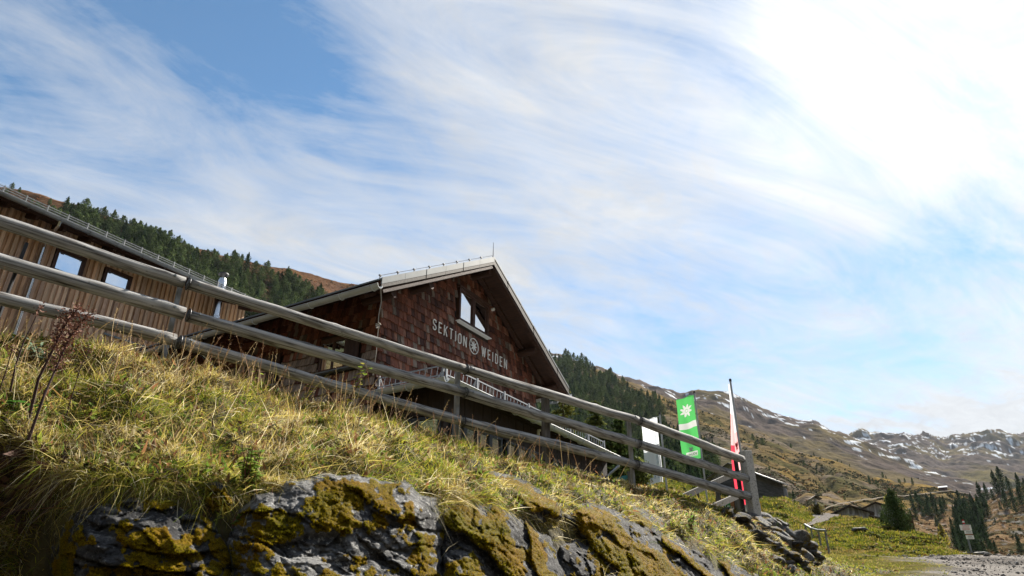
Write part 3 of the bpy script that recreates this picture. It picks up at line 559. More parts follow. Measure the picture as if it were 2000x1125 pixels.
        Lh = rng.uniform(.005, .014, nf) * np.clip(z0.mean() / 5, .8, 2); Wd = rng.uniform(.003, .005, nf) * np.clip(z0.mean() / 5, .8, 2.2)
        hue = fbm(p0 / .25 + seed, 2); c = np.clip(lerp3((.28, .205, .006), (.24, .215, .012), sstep(.15, .6, hue)), 0, 1); c = lerp3(c, (.25, .135, .008), .7 * sstep(.1, .5, -hue)); c = c * rng.uniform(.5, 1.45, (nf, 1))
        ob = blades('moss', p0 - d * .004, d, Lh, Wd, np.zeros((nf, 3)), c, M['moss'], root, segs=1); ob['kind'] = 'stuff'
    ROCKS.append(poly); return root
def blades(name, p0, d, L_, W_, bend, c, m, parent=None, segs=3, taper=1.0):
    """one ribbon per blade: p(t) = p0 + d L t + bend L t^2, facing a random way"""
    n = len(p0); side = np.cross(d, rng.normal(size=(n, 3))); side /= np.linalg.norm(side, axis=1)[:, None] + 1e-9
    rows = []
    for k in range(segs + 1):
        t = k / segs; ctr = p0 + d * (L_ * t)[:, None] + bend * (L_ * t * t)[:, None]
        if k < segs:
            w = (W_ * (1 - taper * t ** 1.5) / 2)[:, None]; rows += [ctr - side * w, ctr + side * w]
        else: rows.append(ctr)
    nv = 2 * segs + 1; V = np.stack(rows, 1).reshape(-1, 3); b = (np.arange(n) * nv)[:, None]
    quads = np.concatenate([b + np.array([2 * k, 2 * k + 1, 2 * k + 3, 2 * k + 2]) for k in range(segs - 1)]) if segs > 1 else np.zeros((0, 4), int)
    tris = b + np.array([2 * segs - 2, 2 * segs - 1, 2 * segs])
    return mesh_np(name, V, [quads, tris], m, parent, cols=np.repeat(c, nv, axis=0))
rock('low mossy boulder in the dark lower left corner of the bank', [(105, 1250), (100, 1070), (135, 1010), (200, 978), (320, 975), (410, 1012), (450, 1070), (470, 1250)], .30, 15, .16, 1.3, 'rock_dark', side=lambda u, v: .35 * sstep(1000, 1100, v) - .25 * sstep(260, 160, u))
rock('small dark mossy rock wedged between the two pale boulders', [(392, 952), (425, 942), (455, 968), (450, 1008), (410, 1010)], .22, 25, .2, 2.7, 'rock_dark')
rock('broad pale grey boulder dotted with moss cushions in the middle of the bank', [(448, 1250), (455, 1025), (500, 968), (590, 938), (700, 930), (790, 946), (850, 976), (866, 1045), (862, 1250)], .42, 12, -.02, 4.1, 'rock', side=lambda u, v: .30 * sstep(560, 470, u) + .22 * sstep(1000, 940, v))
rock('dark creased rock with mossy right shoulder beside the pale boulder', [(858, 1250), (868, 1005), (900, 980), (960, 985), (1020, 1008), (1070, 1050), (1105, 1100), (1125, 1250)], .40, 50, .12, 5.9, 'rock_dark', lam=.36, saw=.14, side=lambda u, v: .35 * sstep(930, 1010, u))
rock('upper rock slab overgrown with orange moss in the grass', [(962, 930), (1010, 928), (1060, 952), (1100, 984), (1098, 1010), (1050, 1014), (1000, 985)], .36, 38, .30, 7.2, 'rock_dark', lam=.3, saw=.12)
rock('small grey angular rock at the foot of the diagonal slabs', [(1092, 1250), (1098, 1068), (1125, 1050), (1165, 1080), (1190, 1120), (1200, 1250)], .28, 50, .15, 8.4, 'rock_dark')
rock('long diagonal slab streaked with yellow moss running down the bank', [(1105, 1010), (1150, 985), (1195, 990), (1260, 1035), (1325, 1100), (1370, 1250), (1210, 1250), (1160, 1075)], .36, 42, .20, 9.6, 'rock_dark', strat=1.1, lam=.34, saw=.20)
rock('dark slab end covered in moss at the right foot of the bank', [(1285, 1055), (1330, 1040), (1385, 1075), (1440, 1102), (1520, 1150), (1560,1250), (1500, 1250), (1380, 1250)], .34, 42, .26, 10.9, 'rock_dark', strat=1.1, lam=.32, saw=.20)
rock('narrow moss capped ledge between the diagonal slabs and the grass', [(1195, 985), (1235, 985), (1290, 1022), (1300, 1050), (1260, 1030)], .34, 40, .25, 12.1, 'rock_dark', lam=.3, saw=.14)
# ================================================================= buildings
GAZ = 59.5                                 # heading of the gable wall, degrees from +x
GD = Vector((math.cos(R(GAZ)), math.sin(R(GAZ)), 0)); BD = Vector((-math.sin(R(GAZ)), math.cos(R(GAZ)), 0))
def rc(lo, hi): return tuple(l + (h - l) * random.random() for l, h in zip(lo, hi))
def shingle_col():
    r = random.random(); k = random.uniform(.5, 1.45)
    if r < .55: c = (.20, .075, .048)
    elif r < .74: c = (.11, .045, .034)
    elif r < .90: c = (.28, .135, .095)
    else: c = (.25, .20, .17)
    return tuple(q * k for q in c)
def shingles(mb, s0, s1, z0, z1, pos, inside, row=.205, skylit_low=None):
    """rows of overlapping wooden shingles; pos(s, z, d) -> point d proud of the wall"""
    z = z0
    while z < z1:
        s = s0 - random.random() * .1
        while s < s1:
            w = random.uniform(.08, .17); e = min(s + w, s1); b = max(s, s0)
            if e - b > .02 and inside((b + e) / 2, z + row / 2):
                c = shingle_col(); j = random.uniform(-.012, .012); g = .006; d0 = random.uniform(.038, .060)
                if skylit_low and random.random() < skylit_low(z): k = random.uniform(.7, 1.2); c = (.34 * k, .27 * k, .23 * k)  # paler tone puts the skylight below the eave shade into the colour
                A = [pos(b + g, z + j, 0), pos(e - g, z + j, 0), pos(e - g, z + j, d0), pos(b + g, z + j, d0)]
                T = [pos(b + g, z + row + .03, 0), pos(e - g, z + row + .03, 0), pos(e - g, z + row + .03, .008), pos(b + g, z + row + .03, .008)]
                mb.add(A + T, [(3, 2, 1, 0), (4, 5, 6, 7), (0, 1, 5, 4), (1, 2, 6, 5), (2, 3, 7, 6), (3, 0, 4, 7)], c)
            s = e if e > s else s + w
        z += row
def gutter(mb, p, q, r=.075, seg=7, m=0):
    """half round gutter from p to q"""
    p, q = Vector(p), Vector(q); d = (q - p).normalized(); s = d.cross(Vector((0, 0, 1))).normalized()
    ring = lambda o, rr: [o + s * rr * math.cos(math.pi * (k / seg)) - Vector((0, 0, 1)) * rr * math.sin(math.pi * (k / seg)) for k in range(seg + 1)]
    a, b, ai, bi = ring(p, r), ring(q, r), ring(p, r * .86), ring(q, r * .86); n = seg + 1
    mb.add(a + b + ai + bi, [(k, k + 1, n + k + 1, n + k) for k in range(seg)] + [(2 * n + k + 1, 2 * n + k, 3 * n + k, 3 * n + k + 1) for k in range(seg)]
           + [(0, n, 3 * n, 2 * n), (n - 1, 3 * n - 1, 4 * n - 1, 2 * n - 1)] + [(k, 2 * n + k, 2 * n + k + 1, k + 1) for k in range(seg)] + [(n + k + 1, 3 * n + k + 1, 3 * n + k, n + k) for k in range(seg)], m=m)
    mb.tube([p + s * r, q + s * r], .012, 6, m=m)
    L = (q - p).length; k = max(2, int(L / .9))
    for i in range(k + 1):
        c = p.lerp(q, (i + .2) / (k + .4)); pts = [c + s * r * 1.12 * math.cos(math.pi * t / 8) - Vector((0, 0, 1)) * r * 1.12 * math.sin(math.pi * t / 8) for t in range(9)]
        for t in range(8): mb.bar(pts[t], pts[t + 1], .03, .008, up=d, m=m)

# ---------------------------------------------------------------- the shingled hut
hbase = Vector((-1.140, 17.397, 1.663))
hut = thing('mountain_hut', 'dark brown shingled mountain hut with white lettering and edelweiss emblem on its gable', 'mountain hut', hbase, R(GAZ))
HW = 3.63; AZ0 = 7.20; SL = .572; LEN = 11.0        # half width, roof underside at the ridge, slope, length
under = lambda x: AZ0 - abs(x) * SL
mb = MB()
mb.prism([(-HW, 0, 0), (HW, 0, 0), (HW, 0, under(HW)), (0, 0, AZ0), (-HW, 0, under(HW))], (0, LEN, 0))
win = (-.70, .78, 5.42, 6.40)                        # gable window x0 x1 z0 z1
mb2 = MB()
gin = lambda x, z: z < under(x) - .06 and not (win[0] - .05 < x < win[1] + .05 and win[2] - .06 < z < win[3] + .04)
shingles(mb2, -HW - .03, HW + .03, 2.6, 7.1, lambda s, z, d: (s, -d, z), gin)
lw = [(.50, 1.75, 3.38, 4.14), (3.05, 4.3, 3.35, 4.10)]     # shuttered openings of the side wall (y0 y1 z0 z1)
lin = lambda y, z: not any(a - .02 < y < b + .02 and c - .05 < z < d + .04 for a, b, c, d in lw)
shingles(mb2, 0, LEN, 1.2, under(HW) - .1, lambda s, z, d: (-HW - d, s, z), lin, skylit_low=lambda z: .75 * (1 - sstep(3.3, 4.3, z)))  # lower courses of the side wall tinted paler, their skylight painted in
mb.build('wall', M['darkwood'], hut)
mb2.build('shingle_cladding', M['shingle'], hut)
# roof: two thick slabs, boarded underneath, pale metal verge
EX = 4.50; OH = .72; TH = .20
roof = MB()
for sgn in (-1, 1):
    a = [(0, -OH, AZ0 + .012), (sgn * EX, -OH, AZ0 + .012 - EX * SL), (sgn * EX, LEN + .6, AZ0 + .012 - EX * SL), (0, LEN + .6, AZ0 + .012)]
    b = [(x, y, z + TH) for x, y, z in a]
    if sgn < 0: a, b = a[::-1], b[::-1]
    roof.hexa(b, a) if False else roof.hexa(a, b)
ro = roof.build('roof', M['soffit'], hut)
top = MB()
for sgn in (-1, 1):
    lift = .012
    x1 = EX + .05
    a = [(0, -OH - .03, AZ0 + TH + .02), (sgn * x1, -OH - .03, AZ0 + TH + .02 - x1 * SL), (sgn * x1, LEN + .62, AZ0 + TH + .02 - x1 * SL), (0, LEN + .62, AZ0 + TH + .02)]
    b = [(x, y, z + .035) for x, y, z in a]
    top.hexa(a, b)
top.build('roof_covering', M['palemetal'], ro)
verge = MB(); barge = MB()
for sgn in (-1, 1):
    x1 = EX + .03; n = 6
    for k in range(n):
        xa, xb = x1 * k / n * sgn, (x1 * (k + 1) / n - .012) * sgn; dz = .004 * (k % 2); y0 = -OH - .035 - dz; zb0 = .11 if sgn < 0 else .21
        for (mbx, za_, zb_, yo) in ((verge, zb0, .265, 0), (barge, .02 if sgn < 0 else .0, zb0 - .002, .006)):
            mbx.hexa([(xa, y0 + yo, AZ0 + za_ - abs(xa) * SL), (xb, y0 + yo, AZ0 + za_ - abs(xb) * SL), (xb, y0 + .03, AZ0 + za_ - abs(xb) * SL), (xa, y0 + .03, AZ0 + za_ - abs(xa) * SL)],
                     [(xa, y0 + yo, AZ0 + zb_ - abs(xa) * SL), (xb, y0 + yo, AZ0 + zb_ - abs(xb) * SL), (xb, y0 + .03, AZ0 + zb_ - abs(xb) * SL), (xa, y0 + .03, AZ0 + zb_ - abs(xa) * SL)])
barge.build('barge_board', M['darkwood'], ro)
verge.build('verge_trim', M['palemetal'], ro)
rf = MB()                                            # barge rafters under the verge, and common rafters
for sgn in (-1, 1):
    for y in (-OH + .06, -.14):
        rf.bar((sgn * .05, y, AZ0 - .075), (sgn * EX * .985, y, AZ0 - .075 - EX * .985 * SL), .07, .15, up=(0, 1, 0))
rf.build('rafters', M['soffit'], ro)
for (x, s) in ((0, .10), (-2.62, .11), (2.62, .11), (-3.95, .10), (3.95, .10)):
    b = MB(); zc = under(x) - .19
    b.tube([(x, -.62, zc), (x, -.56, zc), (x, .25, zc)], [s * .88, s, s], 12)
    smooth_by_angle(b.build('purlin_end', M['soffit'], hut))
for k in range(12):                                  # rafter tails along the left eave
    pass
g = MB(); gutter(g, (-EX - .11, LEN + .5, AZ0 - EX * SL + .03), (-EX - .11, -OH - .08, AZ0 - EX * SL + .03), .085)
g.build('gutter', M['guttermetal'], hut)
g = MB(); gutter(g, (EX + .11, -OH - .05, AZ0 - EX * SL + .03), (EX + .11, LEN + .5, AZ0 - EX * SL + .03), .08)
g.build('gutter', M['guttermetal'], hut)
g = MB(); g.tube([(EX + .1, -.35, AZ0 - EX * SL - .05), (EX - .05, -.35, AZ0 - EX * SL - .22), (HW + .12, -.3, AZ0 - EX * SL - .42), (HW + .1, -.25, AZ0 - EX * SL - .50)], .045, 8)
smooth_by_angle(g.build('downpipe', M['palemetal'], hut))
g = MB(); g.tube([(-EX - .11, 5.3, AZ0 - EX * SL - .03), (-EX - .05, 5.3, AZ0 - EX * SL - .2), (-HW - .14, 5.25, AZ0 - EX * SL - .6), (-HW - .13, 5.25, .2)], .055, 10); smooth_by_angle(g.build('downpipe', M['steel'], hut))
# lightning conductor along the verge
wire = MB()
for sgn in (-1, 1):
    pts = []
    for k in range(0, 9):
        x = sgn * EX * k / 8; y = -OH + .05; z = AZ0 + TH + .055 - abs(x) * SL
        if k: wire.bar((x, y, z - .005), (x, y, z + .075), .018, .018, up=(0, 1, 0)); wire.box((x - .03, y - .02, z + .06), (x + .03, y + .02, z + .085))
        pts.append((x, y, z + .07))
    wire.tube(pts, .006, 5)
wire.tube([(0, -OH + .02, AZ0 + .2), (.012, -OH + .02, AZ0 + .75)], [.012, .005], 6)
wire.build('lightning_conductor', M['iron'], hut)
# gable window with two casements
f = MB(); x0, x1, z0, z1 = win; t = .075
yF, yB = -.10, -.0
f.box((x0, yF, z0), (x0 + t, .06, z1)); f.box((x1 - t, yF, z0), (x1, .06, z1)); f.box((x0 + t, yF, z1 - t), (x1 - t, .06, z1)); f.box((x0 + t, yF, z0), (x1 - t, .06, z0 + t))
xm = (x0 + x1) / 2 - .02; f.box((xm - .06, yF + .004, z0 + t), (xm + .06, .05, z1 - t))
f.box((x0 - .03, -.13, z1), (x1 + .03, -.0, z1 + .05))
wf = f.build('window', M['frame'], hut)
s = MB()
for a, b in ((x0 + t, xm - .06), (xm + .06, x1 - t)):
    s.box((a, -.07, z0 + t), (a + .035, -.03, z1 - t)); s.box((b - .035, -.07, z0 + t), (b, -.03, z1 - t)); s.box((a + .035, -.07, z1 - t - .035), (b - .035, -.03, z1 - t)); s.box((a + .035, -.07, z0 + t), (b - .035, -.03, z0 + t + .035))
s.build('casement', M['frame'], wf)
for a, b in ((x0 + t + .03, xm - .09), (xm + .09, x1 - t - .03)):
    p = MB(); p.box((a, -.052, z0 + t + .03), (b, -.046, z1 - t - .03)); p.build('pane', M['glass'], wf)
p = MB(); p.box((x0 - .06, -.15, z0 - .030), (x1 + .08, -.0, z0 - .012)); p.build('sill', M['white'], wf)
p = MB(); p.tube([(1.02, -.04, 6.38), (1.02, -.12, 6.38)], .045, 10); p.build('wall_lamp', M['white'], hut)
# lettering: condensed capitals cut from pale strip, mounted proud of the shingles
LT = {'S': [[(1, .82), (.92, .95), (.7, 1), (.3, 1), (.08, .92), (0, .78), (.05, .64), (.25, .54), (.75, .44), (.95, .34), (1, .2), (.9, .07), (.7, 0), (.3, 0), (.08, .06), (0, .2)]],
      'E': [[(1, 1), (0, 1), (0, 0), (1, 0)], [(0, .52), (.8, .52)]], 'K': [[(0, 0), (0, 1)], [(1, 1), (.05, .42)], [(.3, .6), (1, 0)]],
      'T': [[(0, 1), (1, 1)], [(.5, 1), (.5, 0)]], 'I': [[(.5, 0), (.5, 1)]],
      'O': [[(.5, 1), (.15, .95), (0, .8), (0, .2), (.15, .05), (.5, 0), (.85, .05), (1, .2), (1, .8), (.85, .95), (.5, 1)]],
      'N': [[(0, 0), (0, 1), (1, 0), (1, 1)]], 'W': [[(0, 1), (.25, 0), (.5, .95), (.75, 0), (1, 1)]],
      'D': [[(0, 0), (0, 1), (.6, 1), (.92, .88), (1, .7), (1, .3), (.92, .12), (.6, 0), (0, 0)]]}
def lettering(mb, word, x, xe, zb, h, st, pos, th=.02, wid=None):
    wid = wid or {}
    ws = [wid.get(c, .5) for c in word]; tot = sum(ws); gap = (xe - x - tot * h * .72) / max(1, len(word) - 1) if len(word) > 1 else 0
    for c, w in zip(word, ws):
        w = w * h * .72
        for li, line in enumerate(LT[c]):
            for k in range(len(line) - 1):
                (a0, b0), (a1, b1) = line[k], line[k + 1]
                A = Vector((x + a0 * w, zb + b0 * h)); B_ = Vector((x + a1 * w, zb + b1 * h)); d = (B_ - A).normalized(); n = Vector((-d.y, d.x)) * st / 2; e = d * st * .35
                q = [A - e - n, B_ + e - n, B_ + e + n, A - e + n]; jd = .0006 * k + .0009 * li
                mb.hexa([pos(p_.x, p_.y, jd) for p_ in q], [pos(p_.x, p_.y, th + jd) for p_ in q])
        x += w + gap
LW = {'S': .62, 'E': .55, 'K': .62, 'T': .6, 'I': .12, 'O': .6, 'N': .66, 'W': .95, 'D': .62}
for word, a, b in (('SEKTION', -1.76, -.27), ('WEIDEN', .50, 1.83)):
    l = MB(); lettering(l, word, a, b, 4.80, .265, .025, lambda x, z, d: (x, -.05 - d, z), wid=LW)
    l.build('lettering', M['white'], hut)
def edelweiss(mb, cx, cz, r, pos, th=.012, m=0, rot=0.0):
    """eight pointed felt star with a cluster of round buds"""
    for ring, n, rr, w in ((0, 8, 1.0, .24),):
        for k in range(n):
            a = 2 * math.pi * (k + .5 * ring) / n + rot; L_ = r * rr * (1 if k % 2 else .88)
            d = Vector((math.cos(a), math.sin(a))); n_ = Vector((-d.y, d.x)) * r * w / 2
            q = [Vector((cx, cz)) + d * r * .10 - n_ * .5, Vector((cx, cz)) + d * L_ * .55 - n_, Vector((cx, cz)) + d * L_, Vector((cx, cz)) + d * L_ * .55 + n_, Vector((cx, cz)) + d * r * .10 + n_ * .5]
            j = .0007 * (k % 2) - .003 * ring
            mb.prism([pos(p_.x, p_.y, j) for p_ in q], Vector(pos(0, 0, th)) - Vector(pos(0, 0, 0)), m=m)
    for k in range(7):
        a = k * math.pi / 3; rr = 0 if k == 6 else r * .17; o = Vector((cx + rr * math.cos(a), cz + rr * math.sin(a)))
        q = [(o.x + r * .075 * math.cos(t * math.pi / 4), o.y + r * .075 * math.sin(t * math.pi / 4)) for t in range(8)]
        mb.prism([pos(x, z, th + .001) for x, z in q], Vector(pos(0, 0, .006)) - Vector(pos(0, 0, 0)), m=m)
e = MB(); hp = lambda x, z, d: (x, -.05 - d, z)
edelweiss(e, .10, 4.94, .185, hp)
n = 28
for k in range(n):
    a0, a1 = 2 * math.pi * k / n, 2 * math.pi * (k + 1) / n
    q = [(.10 + rr * math.cos(a), 4.94 + rr * math.sin(a)) for rr, a in ((.205, a0), (.225, a0), (.225, a1), (.205, a1))]
    e.hexa([hp(x, z, 0) for x, z in q], [hp(x, z, .02) for x, z in q])
e.build('edelweiss_emblem', M['white'], hut)
# side wall windows with shutters
for i, (a, b, c, d) in enumerate(lw):
    f = MB(); X = -HW - .06; y0, y1 = a + .42, b - .02
    f.box((X, a, d), (X + .1, b, d + .05))
    for q in ((y0, y0 + .05), (y1 - .05, y1)): f.box((X, q[0], c), (X + .06, q[1], d))
    f.box((X, y0 + .05, d - .05), (X + .06, y1 - .05, d)); f.box((X, y0 + .05, c), (X + .06, y1 - .05, c + .05)); ym = (y0 + y1) / 2
    f.box((X + .005, ym - .02, c + .05), (X + .05, ym + .02, d - .05)); f.box((X + .01, y0 + .05, (c + d) / 2 - .012), (X + .045, ym - .02, (c + d) / 2 + .012)); f.box((X + .01, ym + .02, (c + d) / 2 - .012), (X + .045, y1 - .05, (c + d) / 2 + .012))
    wo = f.build('window', M['frame'], hut)
    p = MB(); p.box((X + .03, y0 + .04, c + .04), (X + .036, y1 - .04, d - .04)); p.build('pane', M['glass'], wo)
    p = MB(); p.box((X - .08, a - .02, c - .05), (X + .08, b, c - .02)); p.build('sill', M['palemetal'], wo)
    sh = MB()
    for k in range(3): sh.box((X - .035 - .002 * (k % 2), a + .13 * k + .004, c - .01), (X, a + .13 * (k + 1) - .004, d + .01))
    sh.build('shutter', M['shutter'], wo)
# lean-to veranda in front of the gable: dark boarding, glass band, hipped roof edge with gutter and snow guard
AX0, AX1, AY, AG = -3.75, 5.15, -2.02, 2.60          # gutter line left, right, front, height
w = MB(); wx0, wx1, wy = -3.38, 4.95, -1.70
n = 46
for k in range(n):
    a, b = wx0 + (wx1 - wx0) * k / n, wx0 + (wx1 - wx0) * (k + 1) / n
    w.box((a + .005, wy - .018 + .004 * (k % 2), 1.98), (b - .005, wy + .02, 2.62)); 
    w.box((a + .005, wy - .018 + .004 * (k % 2), -.3), (b - .005, wy + .02, .35))
for k in range(9):
    a, b = wy + (0 - wy) * k / 9, wy + (0 - wy) * (k + 1) / 9
    w.box((wx0 - .018 + .004 * (k % 2), a + .03, 2.05), (wx0 + .02, b - .005 + .03, 2.62))
w.box((wx0 + .05, wy + .3, -.3), (wx1 - .05, -.05, 2.5)); w.box((wx0 - .02, wy - .02, -.3), (wx0 + .16, wy + .12, 2.55)); w.box((4.1, wy - .01, -.3), (wx1, wy + .1, 1.97))
w.build('veranda_wall', M['darkwood'], hut)
gl = MB()
fr = MB()
bays = [(-3.10, -2.68), (-2.60, -2.18), (-2.10, -1.68), (-1.60, -1.18), (-.90, -.45), (-.37, .08), (.16, .61), (.69, 1.14), (1.40, 1.85), (1.93, 2.38), (2.46, 2.91), (2.99, 3.44), (3.52, 3.97)]
vb = None
wins = []
for i, (a, b) in enumerate(bays):
    f = MB(); zt, zb_ = 1.97, .36
    f.box((a - .04, wy - .05, zb_), (a + .02, wy + .03, zt)); f.box((b - .02, wy - .05, zb_), (b + .04, wy + .03, zt)); f.box((a + .02, wy - .045, zt - .05), (b - .02, wy + .03, zt)); f.box((a + .02, wy - .045, zb_), (b - .02, wy + .03, zb_ + .05)); f.box((a + .02, wy - .048, 1.30), (b - .02, wy + .03, 1.36))
    wo = f.build('veranda_window', M['greyframe'], hut)
    p = MB(); p.box((a + .01, wy - .005, zb_ + .04), (b - .01, wy + .001, zt - .04)); p.build('pane', M['glass'], wo)
for (a, b) in ((-1.62, -1.0), (-.92, -.12)):
    f = MB(); zt, zb_ = 2.02, .36
    f.box((wx0 - .05, a - .04, zb_), (wx0 + .03, a + .03, zt)); f.box((wx0 - .05, b - .03, zb_), (wx0 + .03, b + .04, zt)); f.box((wx0 - .045, a + .03, zt - .06), (wx0 + .03, b - .03, zt)); f.box((wx0 - .045, a + .03, zb_), (wx0 + .03, b - .03, zb_ + .05))
    wo = f.build('veranda_window', M['greyframe'], hut)
    p = MB(); p.box((wx0 - .005, a + .02, zb_ + .04), (wx0 + .001, b - .02, zt - .04)); p.build('pane', M['glass'], wo)
r = MB(); zr = AG + .08; zw = 3.12; hx = -2.35
fl, frr, bl_, br_ = (AX0 + .06, AY + .06, zr), (AX1 - .06, AY + .06, zr), (hx, -.03, zw), (AX1 - .06, -.03, zw)
r.add([fl, frr, br_, bl_, (AX0 + .06, -.03, zr)], [(0, 1, 2, 3), (0, 3, 4)]); dn = .07
r.add([(x, y, z - dn) for x, y, z in (fl, frr, br_, bl_, (AX0 + .06, -.03, zr))], [(3, 2, 1, 0), (4, 3, 0)])
r.add([fl, frr, (frr[0], frr[1], zr - dn), (fl[0], fl[1], zr - dn)], [(3, 2, 1, 0)]); r.add([fl, (AX0 + .06, -.03, zr), (AX0 + .06, -.03, zr - dn), (fl[0], fl[1], zr - dn)], [(0, 1, 2, 3)])
r.add([frr, br_, (br_[0], br_[1], zw - dn), (frr[0], frr[1], zr - dn)], [(3, 2, 1, 0)])
vr = r.build('veranda_roof', M['palemetal'], hut)
r = MB(); r.box((AX0 + .14, AY + .14, AG - .05), (AX1 - .1, wy + .25, AG + .005)); r.box((AX0 + .14, wy + .25, AG - .05), (wx0 + .2, -.04, AG + .005)); r.build('eave_boards', M['darkwood'], vr)
g = MB(); gutter(g, (AX0, -.05, AG + .03), (AX0, AY - .0, AG + .03), .10); gutter(g, (AX0 - .02, AY, AG + .03), (AX1 + .12, AY, AG + .03), .10); g.build('veranda_gutter', M['guttermetal'], vr)
g = MB(); g.tube([(AX1 - .05, AY, AG - .08), (AX1 - .05, AY, AG - .25), (AX1 - .3, AY + .28, AG - .55), (AX1 - .3, AY + .28, .95), (AX1 - .42, AY + .2, .72), (AX1 - .5, AY + .1, .55)], .045, 9)
smooth_by_angle(g.build('veranda_downpipe', M['zinc'], vr))
def ladder(mb, p, q, up, lean):
    p, q = Vector(p), Vector(q); d = (q - p).normalized(); L_ = (q - p).length; U = Vector(up)
    mb.bar(p, q, .018, .022, up=U); mb.bar(p + U, q + U, .018, .024, up=U)
    n_ = int(L_ / .15)
    for k in range(n_ + 1): a = p + d * L_ * k / n_; mb.bar(a, a + U + d * lean, .011, .011, up=d)
    n_ = max(1, int(L_ / 1.1))
    for k in range(n_ + 1): a = p + d * min(L_, L_ * k / n_ + .02); mb.bar(a - U * .35, a + U * 1.25, .03, .045, up=d); mb.bar(a + U * 1.2, a - U * .3 + Vector(lean_back(d)) * .22, .02, .03, up=d)
def lean_back(d): return Vector((-d.y, d.x, 0)) if abs(d.x) > .5 else Vector((abs(d.y), 0, 0))
g = MB(); zz0 = AG + .17
ladder(g, (AX0 + .14, AY + .14, zz0), (4.45, AY + .14, zz0), (0, 0, .20), .03); g.build('snow_guard', M['snowguard'], vr)
g = MB(); ladder(g, (AX0 + .12, -.1, zz0), (AX0 + .12, AY + .2, zz0), (0, 0, .20), .03); g.build('snow_guard', M['snowguard'], vr)
p = MB(); p.box((.56, wy - .07, 2.40), (.61, wy - .02, 2.52)); p.box((.58, wy - .1, 2.50), (.62, wy - .02, 2.56)); p.build('wall_lamp', M['white'], hut)
# knotted rope hanging from the end of the gutter
rp = MB(); wp = lambda x, y, z: hbase + GD * x + BD * y + Vector((0, 0, z))
pts = [(-4.5, -.72, 4.62), (-4.42, -.70, 4.35), (-4.44, -.68, 4.05), (-4.41, -.66, 3.8)]
rp.tube([wp(*p_) for p_ in pts], .012, 6); rp.tube([wp(-4.40, -.66, 3.76), wp(-4.38, -.65, 3.2), wp(-4.37, -.6, 2.75)], .007, 5)
for k in range(7): 
    o = wp(-4.41, -.66, 3.80) + Vector((random.uniform(-.03, .03), random.uniform(-.03, .03), random.uniform(-.04, .06))); d_ = Vector((random.uniform(-1, 1), random.uniform(-1, 1), random.uniform(-1, 1))).normalized() * .05
    rp.tube([o - d_, o, o + d_], [.006, .02, .006], 6)
o = rp.build('hanging_rope', M['rope']); tag(o, 'pale knotted rope dangling from the gutter at the corner of the shingled hut', 'rope')

# ---------------------------------------------------------------- the board-and-batten barn on the left
bb = Vector((-14.0285, 19.5372, 10.1385))
barn = thing('timber_barn', 'long barn clad in raw larch boards behind the fence at the left edge', 'barn', (bb.x, bb.y, 1.6), R(GAZ))
Z0 = bb.z - 1.6
bw = [(-.68, .17, Z0 - .41, Z0 + .31), (.90, 1.76, Z0 - .25, Z0 + .31)]
BX0, BX1 = -9., 6.45
mb = MB(); mb.box((BX0, .03, 0), (BX1, 8, Z0 + 1.25)); mb.build('wall', M['darkwood'], barn)
mb = MB(); x = BX0; k = 0
def larch(): 
    kk = random.uniform(.75, 1.2); c = random.choice([(.60, .37, .23), (.54, .33, .20), (.64, .44, .30), (.48, .32, .23)]); return tuple(q * kk for q in c)
def clad(x0_, x1_, y0_, y1_, c):
    segs = [(0.1, Z0 + 1.24)]
    for a, b, zc_, zd in bw:
        if x1_ > a - .04 and x0_ < b + .04:
            segs = [(segs[0][0], zc_ - .04), (zd + .04, segs[0][1])]
    for s0, s1 in segs: mb.box((x0_, y0_, s0), (x1_, y1_, s1), c)
while x < BX1:
    w_ = random.uniform(.15, .21); c = larch()
    clad(x + .004, min(x + w_, BX1) - .004, -.0, .028, tuple(q * .8 for q in c))
    clad(x - .045, x + .05, -.050, -.001, larch())
    x += w_
mb.build('board_cladding', M['barnwood'], barn)
for (a, b, c, d) in bw:
    f = MB(); t = .06
    f.box((a, -.06, c), (a + t, .03, d)); f.box((b - t, -.06, c), (b, .03, d)); f.box((a + t, -.06, d - t), (b - t, .03, d)); f.box((a + t, -.06, c), (b - t, .03, c + t)); f.box((a - .05, -.075, d), (b + .05, .0, d + .05)); f.box((a - .045, -.07, c), (a, -.0, d)); f.box((b, -.07, c), (b + .045, -.0, d))
    wo = f.build('window', M['frame'], barn)
    p = MB(); p.box((a + t - .01, -.012, c + t - .01), (b - t + .01, -.006, d - t + .01)); p.build('pane', M['glass'], wo)
    p = MB(); p.box((a - .06, -.12, c - .045), (b + .06, .0, c - .012)); p.build('sill', M['white'], wo)
st = MB(); st.box((1.35, -.09, Z0 - 1.90), (3.6, -.052, Z0 - 1.84)); st.build('flashing', M['palemetal'], barn)
rr = MB(); s = .38; ey = -.90; ez = Z0 + .66; by = 5.0
rr.hexa([(BX0 - .5, ey, ez), (BX1 + .45, ey, ez), (BX1 + .45, by, ez + (by - ey) * s), (BX0 - .5, by, ez + (by - ey) * s)], [(BX0 - .5, ey, ez + .16), (BX1 + .45, ey, ez + .16), (BX1 + .45, by, ez + .16 + (by - ey) * s), (BX0 - .5, by, ez + .16 + (by - ey) * s)])
rr.hexa([(BX1 + .45, by, ez + (by - ey) * s), (BX0 - .5, by, ez + (by - ey) * s), (BX0 - .5, by + 5, ez), (BX1 + .45, by + 5, ez)][::-1], [(BX1 + .45, by, ez + .16 + (by - ey) * s), (BX0 - .5, by, ez + .16 + (by - ey) * s), (BX0 - .5, by + 5, ez + .16), (BX1 + .45, by + 5, ez + .16)][::-1])
bro = rr.build('roof', M['soffit'], barn)
